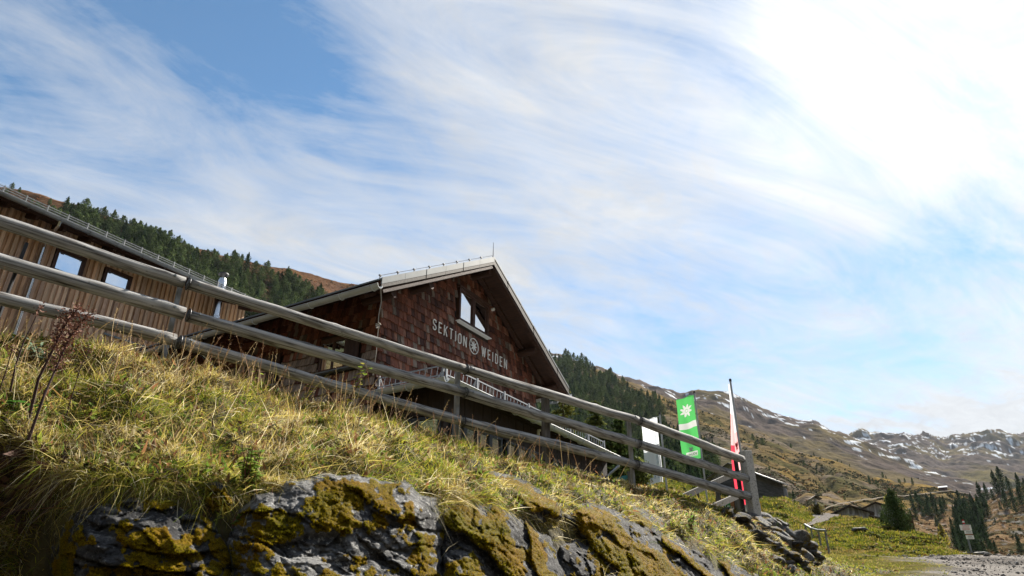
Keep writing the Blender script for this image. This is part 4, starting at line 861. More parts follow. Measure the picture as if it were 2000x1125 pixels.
rr = MB(); rr.hexa([(BX0 - .52, ey - .05, ez + .165), (BX1 + .48, ey - .05, ez + .165), (BX1 + .48, by, ez + .185 + (by - ey) * s), (BX0 - .52, by, ez + .185 + (by - ey) * s)], [(BX0 - .52, ey - .05, ez + .20), (BX1 + .48, ey - .05, ez + .20), (BX1 + .48, by, ez + .22 + (by - ey) * s), (BX0 - .52, by, ez + .22 + (by - ey) * s)])
rr.build('roof_covering', M['zinc'], bro)
ra = MB(); xx = BX0
while xx < BX1: ra.bar((xx, ey + .08, ez - .07 + .08 * s), (xx, .3, ez - .07 + (.3 - ey) * s), .1, .14, up=(0, 0, 1)); xx += .8
ra.build('rafters', M['soffit'], bro)
g = MB(); gutter(g, (BX0 - .5, ey - .12, ez + .12), (BX1 + .5, ey - .12, ez + .12), .085); g.build('gutter', M['zinc'], barn)
sg = MB(); y_ = ey + .25; zq = ez + .22 + .25 * s
for h in (.07, .15, .23): sg.tube([(BX0, y_, zq + h), (BX1 + .3, y_, zq + h)], .014, 6)
xx = BX0
while xx < BX1 + .3: sg.bar((xx, y_, zq - .02), (xx, y_, zq + .27), .03, .03, up=(0, 1, 0)); sg.bar((xx, y_ + .2, zq + .06), (xx, y_, zq + .24), .02, .02); xx += .62
sg.build('snow_guard', M['galv'], bro)
g = MB(); g.tube([(-1.28, ey - .12, ez + .04), (-1.27, ey - .10, ez - .10), (-1.2, -.30, ez - .42), (-1.12, -.13, ez - .55), (-1.12, -.12, .3)], .05, 10)
for zq in (Z0 - .2, Z0 - 1.6): g.tube([(-1.12, -.12, zq), (-1.12, -.12, zq + .04)], .058, 10)
smooth_by_angle(g.build('downspout', M['steel'], barn))
fl_ = MB(); fx, fy = 4.90, -.50
fl_.tube([(fx, fy, Z0 - 4), (fx, fy, Z0 + 1.38), (fx, fy, Z0 + 1.52)], [.155, .155, .115], 20)
for zq in (Z0 - 2.3, Z0 - 1.2, Z0 - .1, Z0 + .95): fl_.tube([(fx, fy, zq), (fx, fy, zq + .05)], .163, 20)
fo = smooth_by_angle(fl_.build('flue', M['steel'], barn))
cp = MB(); cp.tube([(fx, fy, Z0 + 1.68), (fx, fy, Z0 + 1.74), (fx, fy, Z0 + 1.755)], [.20, .17, .01], 20)
for k in range(4): cp.bar((fx + .1 * math.cos(k * 1.57 + .4), fy + .1 * math.sin(k * 1.57 + .4), Z0 + 1.5), (fx + .13 * math.cos(k * 1.57 + .4), fy + .13 * math.sin(k * 1.57 + .4), Z0 + 1.70), .02, .02, up=(0, 1, 0))
cp.build('flue_cap', M['iron'], fo)

# ---------------------------------------------------------------- huts further off
def log_hut(name, label, loc, rz, w, l, h, pitch, wallmat, roofmat, oh=.45, group=None, gablemat=None):
    t = thing(name, label, 'hut', loc, rz, group); z1 = h; za = h + w / 2 * pitch
    m_ = MB(); n_ = int(h / .2)
    for k in range(n_):                               # courses of logs, each a touch proud of its joint
        a, b = k * h / n_, (k + 1) * h / n_ - .015
        c = random.uniform(.7, 1.15); j = random.uniform(0, .03)
        m_.box((-w / 2 - j, -j, a), (w / 2 + j, l + j, b), (c, c, c))
    m_.box((-w / 2 + .03, .03, -2.0), (w / 2 - .03, l - .03, h))
    m_.build('wall', wallmat, t)
    n_ = int(w / .22); gbs = (MB(), MB())
    for k in range(n_):
        a, b = -w / 2 + w * k / n_, -w / 2 + w * (k + 1) / n_; za_ = h + (w / 2 - max(abs(a), abs(b))) * pitch; zb2 = h + (w / 2 - min(abs(a), abs(b))) * pitch
        c = random.uniform(.6, 1.2)
        zA = h + (w / 2 - abs(a)) * pitch; zB = h + (w / 2 - abs(b)) * pitch
        for g_, y in zip(gbs, (-.02, l - .02)): g_.hexa([(a + .008, y, h), (b - .008, y, h), (b - .008, y + .04, h), (a + .008, y + .04, h)], [(a + .008, y, zA), (b - .008, y, zB), (b - .008, y + .04, zB), (a + .008, y + .04, zA)], (c, c, c))
    for g_ in gbs: g_.build('gable', gablemat or wallmat, t)
    r_ = MB(); ex = w / 2 + oh
    for sg_ in (-1, 1):
        a = [(0, -oh, za + .02), (sg_ * ex, -oh, za + .02 - ex * pitch), (sg_ * ex, l + oh, za + .02 - ex * pitch), (0, l + oh, za + .02)]
        r_.hexa(a, [(x, y, z + .14) for x, y, z in a])
    r_.build('roof', roofmat, t)
    b_ = MB()
    for sg_ in (-1, 1): b_.bar((0, -oh - .025, za + .07), (sg_ * ex, -oh - .025, za + .07 - ex * pitch), .04, .2, up=(0, 1, 0))
    b_.build('barge_board', M['darkwood'], t)
    return t
M['oldlog'] = mat('grey old logs', rough=.85, attr=True, cols=[(.3, (.045, .045, .048)), (.7, (.16, .16, .165))], scale=2, stretch=(.5, .5, 4), bump=.3)
M['oldlog_brown'] = mat('brown old logs', rough=.85, attr=True, cols=[(.3, (.05, .022, .014)), (.7, (.13, .065, .04))], scale=2, stretch=(.5, .5, 4), bump=.3)
M['oldboard'] = mat('silver grey boards', rough=.85, attr=True, cols=[(.3, (.20, .16, .13)), (.5, (.50, .51, .54)), (.72, (.88, .90, .95))], scale=1.6, stretch=(3, 3, .5), bump=.3)
M['sheetroof'] = mat('pale sheet roof', rough=.38, metal=.2, cols=[(.3, (.40, .40, .41)), (.7, (.62, .62, .62))], scale=1)
M['shingleroof'] = mat('weathered shingle roof', rough=.85, cols=[(.3, (.06, .05, .045)), (.7, (.17, .145, .125))], scale=3)
hl_ = Pv(1436, 978, 70)
lh = log_hut('log_hut', 'grey log hut with a pale sheet metal roof behind the concrete fence post', (hl_.x, hl_.y, hl_.z), R(140) + math.pi, 4.6, 8.0, 2.5, .50, M['oldlog'], M['sheetroof'], .5, gablemat=M['oldboard'])
# ================================================================= log fence on the crest of the bank
zb_f = lambda u: 1 / (.1667 + (.0719 - .1667) * u / 1440.)
RAILS = [([(-150, 388), (0, 432), (100, 457), (363, 553), (907, 721), (1246, 821), (1450, 898)], .345, 1450),
         ([(-150, 467), (0, 507), (363, 614), (905, 766), (1244, 866), (1459, 935)], .17, 1459),
         ([(-150, 548), (0, 585), (345, 667), (900, 823), (1240, 907), (1464, 970)], .0, 1464)]
fo_ = Pv(0, 640, 6.0)
fence = thing('log_fence', 'weathered three rail log fence running down the crest of the grassy bank', 'fence', tuple(fo_))
def rail_pt(i, u):
    pts, dz, _ = RAILS[i]; v = np.interp(u, [p[0] for p in pts], [p[1] for p in pts]); return Vector(P(u, v, zb_f(u) + dz))
def log(name, a, b, r0, r1, parent, seed, m, bend=0.0):
    """round pole from a to b in its own axes, with knots and slight crookedness"""
    d = b - a; L_ = d.length; n = max(12, int(L_ / .10)); seg = 18
    x = np.linspace(0, L_, n); th = np.arange(seg) * 2 * np.pi / seg; X, TH_ = np.meshgrid(x, th, indexing='ij')
    pq = np.stack([X * 1.2, np.cos(TH_) * .8, np.sin(TH_) * .8 + seed], -1)
    rr = (r0 + (r1 - r0) * X / L_) * (1 + .05 * fbm(pq, 3) + .035 * fbm(pq * np.array([.5, 5, 5]), 2))
    for k in range(int(L_ / .45)):                    # cut branch stubs
        kx, kt = random.uniform(.1, L_ - .1), random.uniform(0, 6.28); dd = ((X - kx) / .045) ** 2 + (((TH_ - kt + np.pi) % (2 * np.pi) - np.pi) / .35) ** 2; rr = rr + random.uniform(.008, .016) * np.exp(-dd)
    cy = bend * np.sin(np.pi * x / L_) + .012 * fbm(np.stack([x / 1.1, 0 * x + seed, 0 * x], -1), 2); cz = .014 * fbm(np.stack([x / 1.3, 0 * x + seed, 0 * x + 5], -1), 2)
    V = np.stack([X, cy[:, None] + rr * np.cos(TH_), cz[:, None] + rr * np.sin(TH_)], -1).reshape(-1, 3)
    kn = sstep(.25, .5, fbm(pq * np.array([2.5, 2.5, 2.5]) + 20, 3)); C = lerp3((1.1, 1.06, 1.0), (.42, .38, .34), kn).reshape(-1, 3); C[:seg] *= .55; C[-seg:] *= .55
    i = np.arange(n - 1)[:, None] * seg; j = np.arange(seg)[None]; j2 = (j + 1) % seg
    q = np.stack([i + j, i + j2, i + seg + j2, i + seg + j], -1).reshape(-1, 4)
    o = mesh_np(name, V, [q, np.arange(seg)[None, ::-1], (np.arange(seg) + (n - 1) * seg)[None]], m, None, cols=C, smooth=True)
    o.parent = parent; X_ = d.normalized(); Y_ = Vector((0, 0, 1)).cross(X_).normalized(); Z_ = X_.cross(Y_)
    o.matrix_basis = Matrix.Translation(a - WM[parent].translation) @ Matrix((X_, Y_, Z_)).transposed().to_4x4()
    WM[o] = Matrix.Translation(a) @ Matrix((X_, Y_, Z_)).transposed().to_4x4()
    return o, L_
joints = [[-150, 363, 907, 1246, 1450], [-150, 363, 905, 1244, 1459], [-150, 345, 900, 1240, 1464]]
rad = [[.066, .064, .070, .082], [.068, .066, .072, .078], [.064, .066, .074, .080]]
k_ = 0
for i in range(3):
    for s in range(4):
        a, b = rail_pt(i, joints[i][s]), rail_pt(i, joints[i][s + 1])
        d = (b - a).normalized(); e0 = .02 if s else 0
        ro, L_ = log('rail', a + d * e0, b - d * .02, rad[i][s] * random.uniform(.95, 1.03), rad[i][s] * random.uniform(.95, 1.06), fence, k_ * 3.1, M['logwood'], random.uniform(-.02, .02)); k_ += 1
        bo = MB()
        for x_ in ((.10,) if s else ()) + ((L_ - .12,) if s < 3 else ()):
            rr = rad[i][s]; a_ = random.uniform(-.3, .5)
            p_ = Vector((x_, -rr * math.cos(a_) * .98, rr * math.sin(a_))); n_ = Vector((0, -math.cos(a_), math.sin(a_))); bo.tube([p_, p_ + n_ * .016], .014, 8)
        if bo.v: bo.build('bolt', M['palemetal'], ro)
        if s:
            bd = MB(); pts = [(.005, rad[i][s] * 1.05 * math.cos(t), rad[i][s] * 1.05 * math.sin(t)) for t in np.linspace(0, 6.283, 20)]; bd.tube(pts, .006, 6, caps=False); bd.build('wire_band', M['iron'], ro)
def fpost(u, dx, w, d, m, h_over=0.02, lean=0.0):
    t_ = rail_pt(0, u); zt = t_.z + h_over
    n_ = Vector((-.65, .76, 0))
    c = Vector((t_.x, t_.y, 0)) + n_ * (.10 + d / 2) + Vector((.76, .65, 0)) * dx
    pb = MB(); pb.bar((c.x, c.y, zt - 1.75), (c.x + lean, c.y, zt), d, w, up=(.76, .65, 0)); return pb.build('post', m, fence, world=True)
fpost(363, -.02, .045, .05, M['galv']); fpost(905, 0, .055, .06, M['galv']); fpost(1077, 0, .10, .09, M['plank'], -.02); fpost(1241, -.04, .065, .05, M['galv'])
pb = MB(); a = rail_pt(1, 23); pb.tube([a + Vector((-.02, .09, -.5)), a + Vector((.0, .09, .26))], .016, 8); pb.build('stake', M['iron'], fence, world=True)
c = Pv(1453, 1003, 14.15); pb = MB(); pb.bar((c.x, c.y, c.z - .3), (c.x - .02, c.y, c.z + 1.22), .10, .06, up=(1, 0, 0)); pb.build('end_post', M['iron'], fence, world=True)
# concrete post where the fence ends
c = Pv(1473, 1010, 14.2); cpost = thing('concrete_post', 'speckled grey concrete post at the lower end of the log fence', 'post', tuple(c))
pb = MB(); h = 1.36; a_ = R(8); ux = Vector((math.cos(a_), math.sin(a_), 0)); uy = Vector((-math.sin(a_), math.cos(a_), 0))
prof = [(-.10, -.02), (-.045, -.11), (.11, -.11), (.12, -.095), (.12, .10), (-.10, .10)]
pb.prism([ux * x + uy * y + Vector((0, 0, -.5)) for x, y in prof], (0, 0, h + .5)); 
o = pb.build('shaft', M['concrete'], cpost)
bm_ = o.modifiers.new('bevel', 'BEVEL'); bm_.width = .012; bm_.segments = 2

# ---------------------------------------------------------------- flags
def flag(label, u, v, zc, top_v, wid, hgt, drop, gap, paint, heading=-59.5, wave=.05, cat='flag', taper=None, res=(14, 44)):
    b = Pv(u, v, zc); root = thing('flag', label, cat, (b.x, b.y, b.z - 2.2))
    lo, hi = 0, 12
    for _ in range(40):
        m_ = (lo + hi) / 2; q = b + Vector((0, 0, m_)); y = -SP * q.y + CP * q.z; z = CP * q.y + SP * q.z
        if 562.5 - F * y / z > top_v: lo = m_
        else: hi = m_
    H = lo + 2.2; p_ = MB(); p_.tube([(0, 0, -.5), (0, 0, H)], [.042, .034], 12); po = smooth_by_angle(p_.build('pole', M['zinc'], root))
    p_ = MB(); p_.tube([(0, 0, H), (0, 0, H + .10)], [.05, .045], 12); p_.build('pole_cap', M['iron'], po)
    dx = Vector((math.sin(R(heading)), math.cos(R(heading)), -drop)); nn = Vector((-dx.y, dx.x, 0)).normalized()
    def pos(s, t, d=0.0):                             # s across from the pole, t down, d proud
        ss = s if taper is None else s * taper(t)
        w_ = wave * math.sin(3.1 * t * 2 + 4 * s) * (.3 + t) + wave * .6 * math.sin(9 * s + 2.2 * t)
        return dx * (gap + ss * wid) + Vector((0, 0, H - .08 - t * hgt + .02 * math.sin(7 * s))) + nn * (w_ + d)
    nu, nv = res; V = [pos(i / nu, j / nv) for j in range(nv + 1) for i in range(nu + 1)]; mi = []
    fs = []
    for j in range(nv):
        for i in range(nu): fs.append((j * (nu + 1) + i, j * (nu + 1) + i + 1, (j + 1) * (nu + 1) + i + 1, (j + 1) * (nu + 1) + i)); mi.append(paint((i + .5) / nu, (j + .5) / nv))
    mats = [M['sheetcloth_green'], M['print'], M['sheetcloth_white'], M['sheetcloth_red'], M['sheetcloth_lit_through']]
    co = mesh_np('cloth', [tuple(q) for q in V], [np.array(fs)], mats, root, world=False, mi=mi, smooth=True)
    p_ = MB(); p_.tube([dx * -.02 + Vector((0, 0, H - .06)), dx * (gap + wid) + Vector((0, 0, H - .06))], .012, 6)
    if taper is None: p_.build('top_bar', M['zinc'], root)
    return root, co, pos, wid, hgt
def star(s, t):
    # eight pointed felt star of the club flag
    x, y = (s - .5) * .86 / .33, (t - .21) * 2.95 / .33; r = math.hypot(x, y); a = math.atan2(y, x) + .35; k = a / (math.pi / 4); fr0 = abs(k - round(k)) * math.pi / 4; L0 = 1.0 if round(k) % 2 else .86
    if r < .30: return not (.18 < r < .23)
    if r > L0: return False
    return r * math.sin(fr0) < .17 * (1 - ((r - .48) / .54) ** 2)
fr_, co, pos, wd, hg = flag('green banner flag with white edelweiss and white band beside the concrete post', 1382, 985, 30, 768, .86, 2.95, .13, .05,
    lambda s, t: 1 if .405 < t < .50 or star(s, t) or (.872 < t < .938 and .14 < s < .72) or (.946 < t < .952 and .14 < s < .72) else 0, res=(72, 240), wave=.07)
def flag_text(txt, s0, t0, size, m, rotz, name, pos=pos, co=co, wd=wd, hg=hg, bold=.0):
    cu_ = bpy.data.curves.new(name, 'FONT'); cu_.body = txt; cu_.size = 1; cu_.offset = bold; ob = bpy.data.objects.new(name, cu_); col.objects.link(ob)
    me = bpy.data.meshes.new_from_object(ob); bpy.data.objects.remove(ob); V = np.array([v_.co[:] for v_ in me.vertices]); ca, sa = math.cos(rotz), math.sin(rotz)
    X = V[:, 0] * ca - V[:, 1] * sa; Y = V[:, 0] * sa + V[:, 1] * ca; out_V = []; out_F = []
    for sgn in (-1, 1):                               # front and back of the cloth; on the side towards the road it reads left to right
        b_ = len(out_V); out_V += [tuple(pos(s0 - x * size / wd, t0 - y * size / hg, sgn * .012)) for x, y in zip(X, Y)]; out_F += [[b_ + i for i in p_.vertices] for p_ in me.polygons]
    m2 = bpy.data.meshes.new(name); m2.from_pydata(out_V, [], out_F); m2.materials.append(m); o = bpy.data.objects.new(name, m2); col.objects.link(o); o.parent = co; WM[o] = WM[co]; return o
flag_text('VAUDE', .675, .926, .135, M['sheetcloth_green'], 0, 'print', bold=.012)
flag_text('M', .36, .862, .24, M['print'], math.pi / 2, 'print', bold=.012)
fr2, co2, pos2, wd2, hg2 = flag('white banner flag with faint grey print hanging behind the lower log rails', 1303, 963, 27, 810, .70, 2.62, .12, .12, lambda s, t: 2, wave=.06)
pk = MB()
for sgn in (-1, 1):                                   # pale vertical lettering too faint to read
    for k in range(12):
        t0 = .24 + .040 * k
        for (a, b, c_, d) in ((.16, .19, 0, .028), (.16, .30, 0, .006), (.16, .30 - .05 * (k % 3 == 1), .022, .028), (.27, .30, .0, .028 * (k % 2))):
            if d > c_: pk.add([tuple(pos2(s, t, sgn * .012)) for s, t in ((a, t0 + c_), (b, t0 + c_), (b, t0 + d), (a, t0 + d))], [(0, 1, 2, 3)])
pk.build('print', M['printgrey'], co2)
pk = MB()
for sgn in (-1, 1):
    for k in range(4):
        s0 = .18 + .19 * k
        pk.add([tuple(pos2(s, t, sgn * .012)) for s, t in ((s0 + .05, .845), (s0 + .085, .87), (s0 + .07, .90), (s0 + .10, .935), (s0 + .0, .935), (s0 + .02, .90), (s0 + .01, .87))], [(0, 1, 2, 3, 4, 5, 6)])
pk.build('print', M['printgrey'], co2)
pk = MB()
for sgn in (-1, 1): pk.add([tuple(pos2(s, t, sgn * .012)) for s, t in ((.55, .955), (.82, .955), (.82, .972), (.55, .972))], [(0, 1, 2, 3)])
pk.build('print_patch', M['sheetcloth_red'], co2)
fr3, co3, pos3, wd3, hg3 = flag('slack red and white flag hanging furled down its pole behind the concrete post', 1464, 1005, 24, 745, .36, 4.6, .10, .02,
    lambda s, t: 3 if (s > .6 and t > .50) or t > .74 else (4 if (s > .45 and t > .24) or t > .42 else 2), wave=.035, taper=lambda t: .22 + .78 * sstep(.0, .75, t))
ea = MB()
for sgn in (-1, 1):
    sh = [(0, .5), (.12, .25), (.5, .45), (.42, .05), (.2, -.1), (.3, -.4), (.08, -.3), (0, -.55), (-.08, -.3), (-.3, -.4), (-.2, -.1), (-.42, .05), (-.5, .45), (-.12, .25)]
    ea.add([tuple(pos3(.30 + x * .42, .515 - y * .075, sgn * .012)) for x, y in sh], [tuple(range(len(sh)))])
ea.build('eagle_emblem', M['red'], co3)

# ---------------------------------------------------------------- plank fence, boards and signs below the log fence
f0 = Pv(1375, 985, 19); pf = thing('plank_fence', 'short grey plank fence with two slanting boards behind the end of the log fence', 'fence', tuple(f0))
def brd(a, b, w, t, m=M['plank'], name='plank', par=pf):
    q = MB(); q.bar(a, b, t, w, up=(0, 0, 1)); return q.build(name, m, par, world=True)
brd(Pv(1322, 976, 17.2), Pv(1424, 930, 20.5), .15, .05); brd(Pv(1424, 930, 20.5), Pv(1470, 915, 22.5), .15, .05)
brd(Pv(1380, 996, 17.6), Pv(1440, 969, 20.), .16, .05)
for (u, va, vb_, z) in ((1365, 960, 992, 18.6), (1408, 938, 1002, 19.6)):
    a = Pv(u, vb_, z); q = MB(); q.bar((a.x, a.y + .06, a.z - .6), (a.x, a.y + .06, a.z + (vb_ - va) * z / F / .95), .11, .11, up=(0, 1, 0)); q.build('post', M['plank'], pf, world=True)
nb = Pv(1440, 1000, 21.5); board = thing('notice_board', 'orange brown notice board carrying small white papers behind the concrete post', 'notice board', tuple(nb))
q = MB(); q.box((-.62, .03, -.5), (.22, .08, .43)); q.build('panel', M['orange'], board)
q = MB(); q.box((-.05, -.06, -.7), (.10, .03, .62)); q.build('post', M['plank'], board)
for (x0, z0, x1, z1) in ((-.26, .02, -.09, .16), (-.24, -.2, -.02, -.08), (.13, .02, .34, .22), (-.55, -.14, -.36, .08)):
    q = MB(); q.box((x0, .0 if x1 < .12 else .01, z0), (x1, .012 if x1 < .12 else .022, z1)); po = q.build('paper', M['white'], board)
    q = MB()
    for k in range(3): q.box((x0 + .02, -.006 if x1 < .12 else .004, z1 - .035 - .035 * k), (x1 - random.uniform(.02, .06), -.001 if x1 < .12 else .009, z1 - .02 - .035 * k))
    q.build('print', M['ink'], po)
q = MB(); q.box((-.22, -.075, .42), (.16, -.06, .60)); s1 = q.build('sign_plate', M['white'], board)
q = MB()
for k, (a, b) in enumerate(((-.15, -.06), (-.04, .0), (.02, .10))): q.box((a, -.081, .53), (b, -.076, .55))
for k, (a, b) in enumerate(((-.15, .02), (.035, .11))): q.box((a, -.081, .47), (b, -.076, .485))
q.build('print', M['ink'], s1)
gs = Pv(1421, 992, 20.6); sgn_ = thing('green_sign', 'small green board with white letters leaning in front of the notice board', 'sign', tuple(gs))
q = MB(); q.prism([(-.10, 0, -.03), (.10, 0, -.10), (.10, 0, .20), (.02, 0, .24), (-.11, 0, .21)], (0, .015, 0)); q.build('plate', M['green'], sgn_)
q = MB(); q.box((-.01, .016, -.7), (.03, .05, .15)); q.build('stake', M['plank'], sgn_)
q = MB()
for (x0, z0, x1, z1) in ((-.05, .13, -.035, .18), (-.01, .14, .03, .155), (-.01, .165, .03, .18), (.04, .13, .055, .18), (-.07, .03, -.055, .08), (-.04, .02, .0, .035), (.01, .01, .025, .07), (.04, .0, .07, .015), (.04, .045, .07, .06)): q.box((x0, -.006, z0), (x1, -.001, z1))
q.build('print', M['white'], sgn_)
ys = Pv(1487, 1006, 20); yp = thing('trail_signpost', 'thin white and yellow trail marker post standing right of the concrete post', 'signpost', tuple(ys))
q = MB(); q.box((-.012, 0, -.6), (.012, .024, .34)); q.build('post', M['white'], yp)
q = MB(); q.box((.016, -.004, -.05), (.05, .02, .385)); q.build('blade', M['yellow'], yp)
yy = Pv(1494, 1010, 17.5); yb2 = thing('trail_arrow', 'flat yellow trail arrow lying low above the tumbled stones', 'trail sign', tuple(yy))
q = MB(); q.prism([(-.14, 0, -.03), (.10, 0, -.03), (.15, 0, .01), (.10, 0, .03), (-.14, 0, .04)], (0, .02, 0)); q.build('plate', M['yellow'], yb2)
q = MB(); q.box((-.03, .021, -.4), (.0, .05, .02)); q.build('stake', M['plank'], yb2)
tl = Pv(1216, 934, 16); tp = thing('tarpaulin_cover', 'corner of a teal tarpaulin seen between veranda and fence post', 'tarpaulin', tuple(tl))
q = MB(); q.prism([(-.2, 0, -.3), (.14, 0, -.3), (.14, 0, .07), (.02, 0, .06), (-.2, 0, -.03)], (0, .9, -.1)); q.build('sheet', M['teal'], tp)
q = MB(); q.box((.12, -.05, -.7), (.2, .03, .15)); q.build('stake', M['plank'], tp)
# signpost on the road crest
sp = Pv(1898, 1080, 36); sg_ = thing('hiking_signpost', 'white hiking signboards on a post with red and white top at the far road edge', 'signpost', tuple(sp))
k = 36 / 1333.; q = MB(); q.tube([(0, 0, -.4), (0, 0, 55 * k * 1.08)], .045, 10); q.build('post', M['palemetal'], sg_)
zt = 55 * k * 1.08
q = MB()
for i in range(4): q.tube([(0, 0, zt - .06 + .0), (0, 0, zt + .0)], .05, 10) if i == 9 else None
q.tube([(0, 0, zt - .16), (0, 0, zt - .08)], .052, 10); q.tube([(0, 0, zt), (0, 0, zt + .07)], .052, 10); q.build('band', M['red'], sg_)
q = MB(); q.tube([(0, 0, zt - .08), (0, 0, zt)], .052, 10); q.build('band', M['white'], sg_)
for (x0, x1, z0, z1, lines) in ((-.30, .30, zt - .48, zt - .20, 4), (-.13, .28, zt - .66, zt - .50, 2), (-.12, .30, zt - .92, zt - .73, 2)):
    q = MB(); q.box((x0, -.075, z0), (x1, -.055, z1)); po = q.build('sign_board', M['white'], sg_)
    q = MB()
    for j in range(lines):
        zz_ = z1 - (j + .7) * (z1 - z0) / (lines + .4); w_ = (x1 - x0) * random.uniform(.5, .8); xa = (x0 + x1) / 2 - w_ / 2
        while xa < (x0 + x1) / 2 + w_ / 2: e_ = xa + random.uniform(.02, .06); q.box((xa, -.080, zz_ - .012), (e_, -.076, zz_ + .012)); xa = e_ + .012
    q.build('print', M['ink'] if lines != 4 else M['red'], po)
q = MB(); q.box((-.12, -.07, zt - .72), (.30, -.056, zt - .67)); q.build('sign_stripe', M['orange'], sg_)

# ---------------------------------------------------------------- sheds, cross, handrail
s1_ = Pv(1670, 1040, 62); log_hut('shed', 'low silver grey shed with a bright roof verge beyond the grass slope', (s1_.x, s1_.y, s1_.z), R(-25), 3.05, 5.0, 1.62, .40, M['oldboard'], M['shingleroof'], .38)
s2_ = Pv(1722, 1040, 69); log_hut('shed', 'taller grey shed with dark roof behind the low shed and the pine', (s2_.x, s2_.y, s2_.z), R(-22), 4.1, 6.0, 1.95, .42, M['oldboard'], M['shingleroof'], .45)
s3_ = Pv(1783, 1046, 64); t = thing('shed', 'dark red brown shed corner showing right of the dense pine', 'shed', tuple(s3_), R(-25))
q = MB(); q.box((-.9, 0, -2), (.32, 2.5, 1.75)); q.build('wall', M['oldlog_brown'], t)
q = MB(); q.hexa([(-1.1, -.25, 2.0), (.5, -.25, 1.7), (.5, 2.8, 1.7), (-1.1, 2.8, 2.0)], [(-1.1, -.25, 2.1), (.5, -.25, 1.8), (.5, 2.8, 1.8), (-1.1, 2.8, 2.1)]); q.build('roof', M['shingleroof'], t)
l1 = Pv(1718, 1030, 60); t = thing('lean_to', 'dark lean-to at the right end of the low silver grey shed', 'lean-to', tuple(l1), R(-25))
q = MB(); q.box((-.55, .1, -1.5), (.45, 2.2, .70)); q.build('wall', M['darkwood'], t)
q = MB(); q.hexa([(-.65, -.1, 1.0), (.7, -.1, .62), (.7, 2.5, .62), (-.65, 2.5, 1.0)], [(-.65, -.1, 1.08), (.7, -.1, .70), (.7, 2.5, .70), (-.65, 2.5, 1.08)]); q.build('roof', M['shingleroof'], t)
s4_ = Pv(1500, 968, 73); t = thing('board_shed', 'low shed of upright grey boards built onto the right end of the log hut', 'shed', tuple(s4_), R(50))
q = MB(); x = 0
while x < 6: 
    w_ = random.uniform(.15, .28); c_ = random.uniform(.35, 1.0); q.box((x, -.02 - random.random() * .03, -1.2), (x + w_ - .02, .05, 1.85 - .07 * x + random.uniform(-.08, .05)), (c_, c_, c_)); x += w_
q.box((0.02, .06, -1.2), (5.9, 3, 1.5)); q.build('wall', M['oldboard'], t)
q = MB(); q.hexa([(-.1, .07, 1.86), (6.1, .07, 1.44), (6.1, 3.1, 1.60), (-.1, 3.1, 2.0)], [(-.1, .07, 1.92), (6.1, .07, 1.50), (6.1, 3.1, 1.66), (-.1, 3.1, 2.06)]); q.build('roof', M['shingleroof'], t)
wc = Pv(1595, 992, 63); t = thing('wayside_cross', 'small roofed wooden wayside cross on a grassy mound by the track', 'wayside cross', (wc.x, wc.y, wc.z))
k = 63 / 1333. * 1.08
q = MB(); q.box((-.08, -.08, -1.2), (.08, .08, 17 * k)); q.build('post', M['oldboard'], t)
q = MB(); q.box((-.30, -.06, 10.5 * k), (-.08, .06, 12 * k)); q.box((.08, -.06, 10.5 * k), (.30, .06, 12 * k)); q.build('crossbeam', M['oldboard'], t)
q = MB()
for sg0 in (-1, 1): q.hexa([(0, -.35, 20.5 * k), (sg0 * .50, -.35, 14.5 * k), (sg0 * .50, .35, 14.5 * k), (0, .35, 20.5 * k)], [(0, -.35, 21.6 * k), (sg0 * .54, -.35, 15.4 * k), (sg0 * .54, .35, 15.4 * k), (0, .35, 21.6 * k)])
q.build('roof', M['shingleroof'], t)
q = MB(); q.prism([(-.36, .2, 15 * k), (.36, .2, 15 * k), (0, .2, 19.5 * k)], (0, .03, 0)); q.build('back_board', M['oldboard'], t)
# handrail beside the path
hp_ = [(1577, 1029, 1050, 38), (1588, 1034, 1056, 34), (1603, 1038.5, 1064, 30), (1618, 1040, 1072, 27)]
a0 = Pv(1577, 1050, 38); hr = thing('handrail', 'thin grey wooden handrail on four posts beside the tumbled stones', 'railing', tuple(a0))
tops = []
for (u, vt, vb_, z) in hp_:
    a, b = Pv(u, vb_, z), Pv(u, vt, z); hgt_ = (b.z - a.z) * 1.0; q = MB(); q.tube([(a.x, a.y, a.z - .3), (a.x, a.y, a.z + (vb_ - vt) * z / F * 1.06)], .045, 8); q.build('post', M['galv'], hr, world=True); tops.append(Vector((a.x, a.y, a.z + (vb_ - vt) * z / F * 1.06)))
tops[0] += Vector((0, 0, .05)); q = MB(); q.tube([tops[0] + (tops[0] - tops[1]) * .12] + tops + [tops[-1] + (tops[-1] - tops[-2]) * .12], .05, 8); q.build('rail', M['galv'], hr, world=True)
# far alpine huts
for (u, v, zc, w, label, rm) in ((1842, 955, 405, 4.2, 'tiny far hut with a glaring white roof on the spur above the cart track', 'white'), (1789, 936, 930, 7.0, 'tiny far brown hut on the slope left of the white roofed hut', 'shingleroof')):
    a = Pv(u, v, zc); t = thing('alpine_hut', label, 'hut', tuple(a), R(-35)); h_ = w * .22
    q = MB(); q.box((-w / 2, 0, -4), (w / 2, w * .5, h_)); q.build('wall', M['oldlog_brown'], t)
    q = MB(); q.prism([(-w / 2 - .3, -.3, h_), (-w / 2 - .3, w * .5 + .3, h_), (-w / 2 - .3, w * .25, h_ + w * .22)], (w + .6, 0, 0)); q.build('roof', M[rm], t)

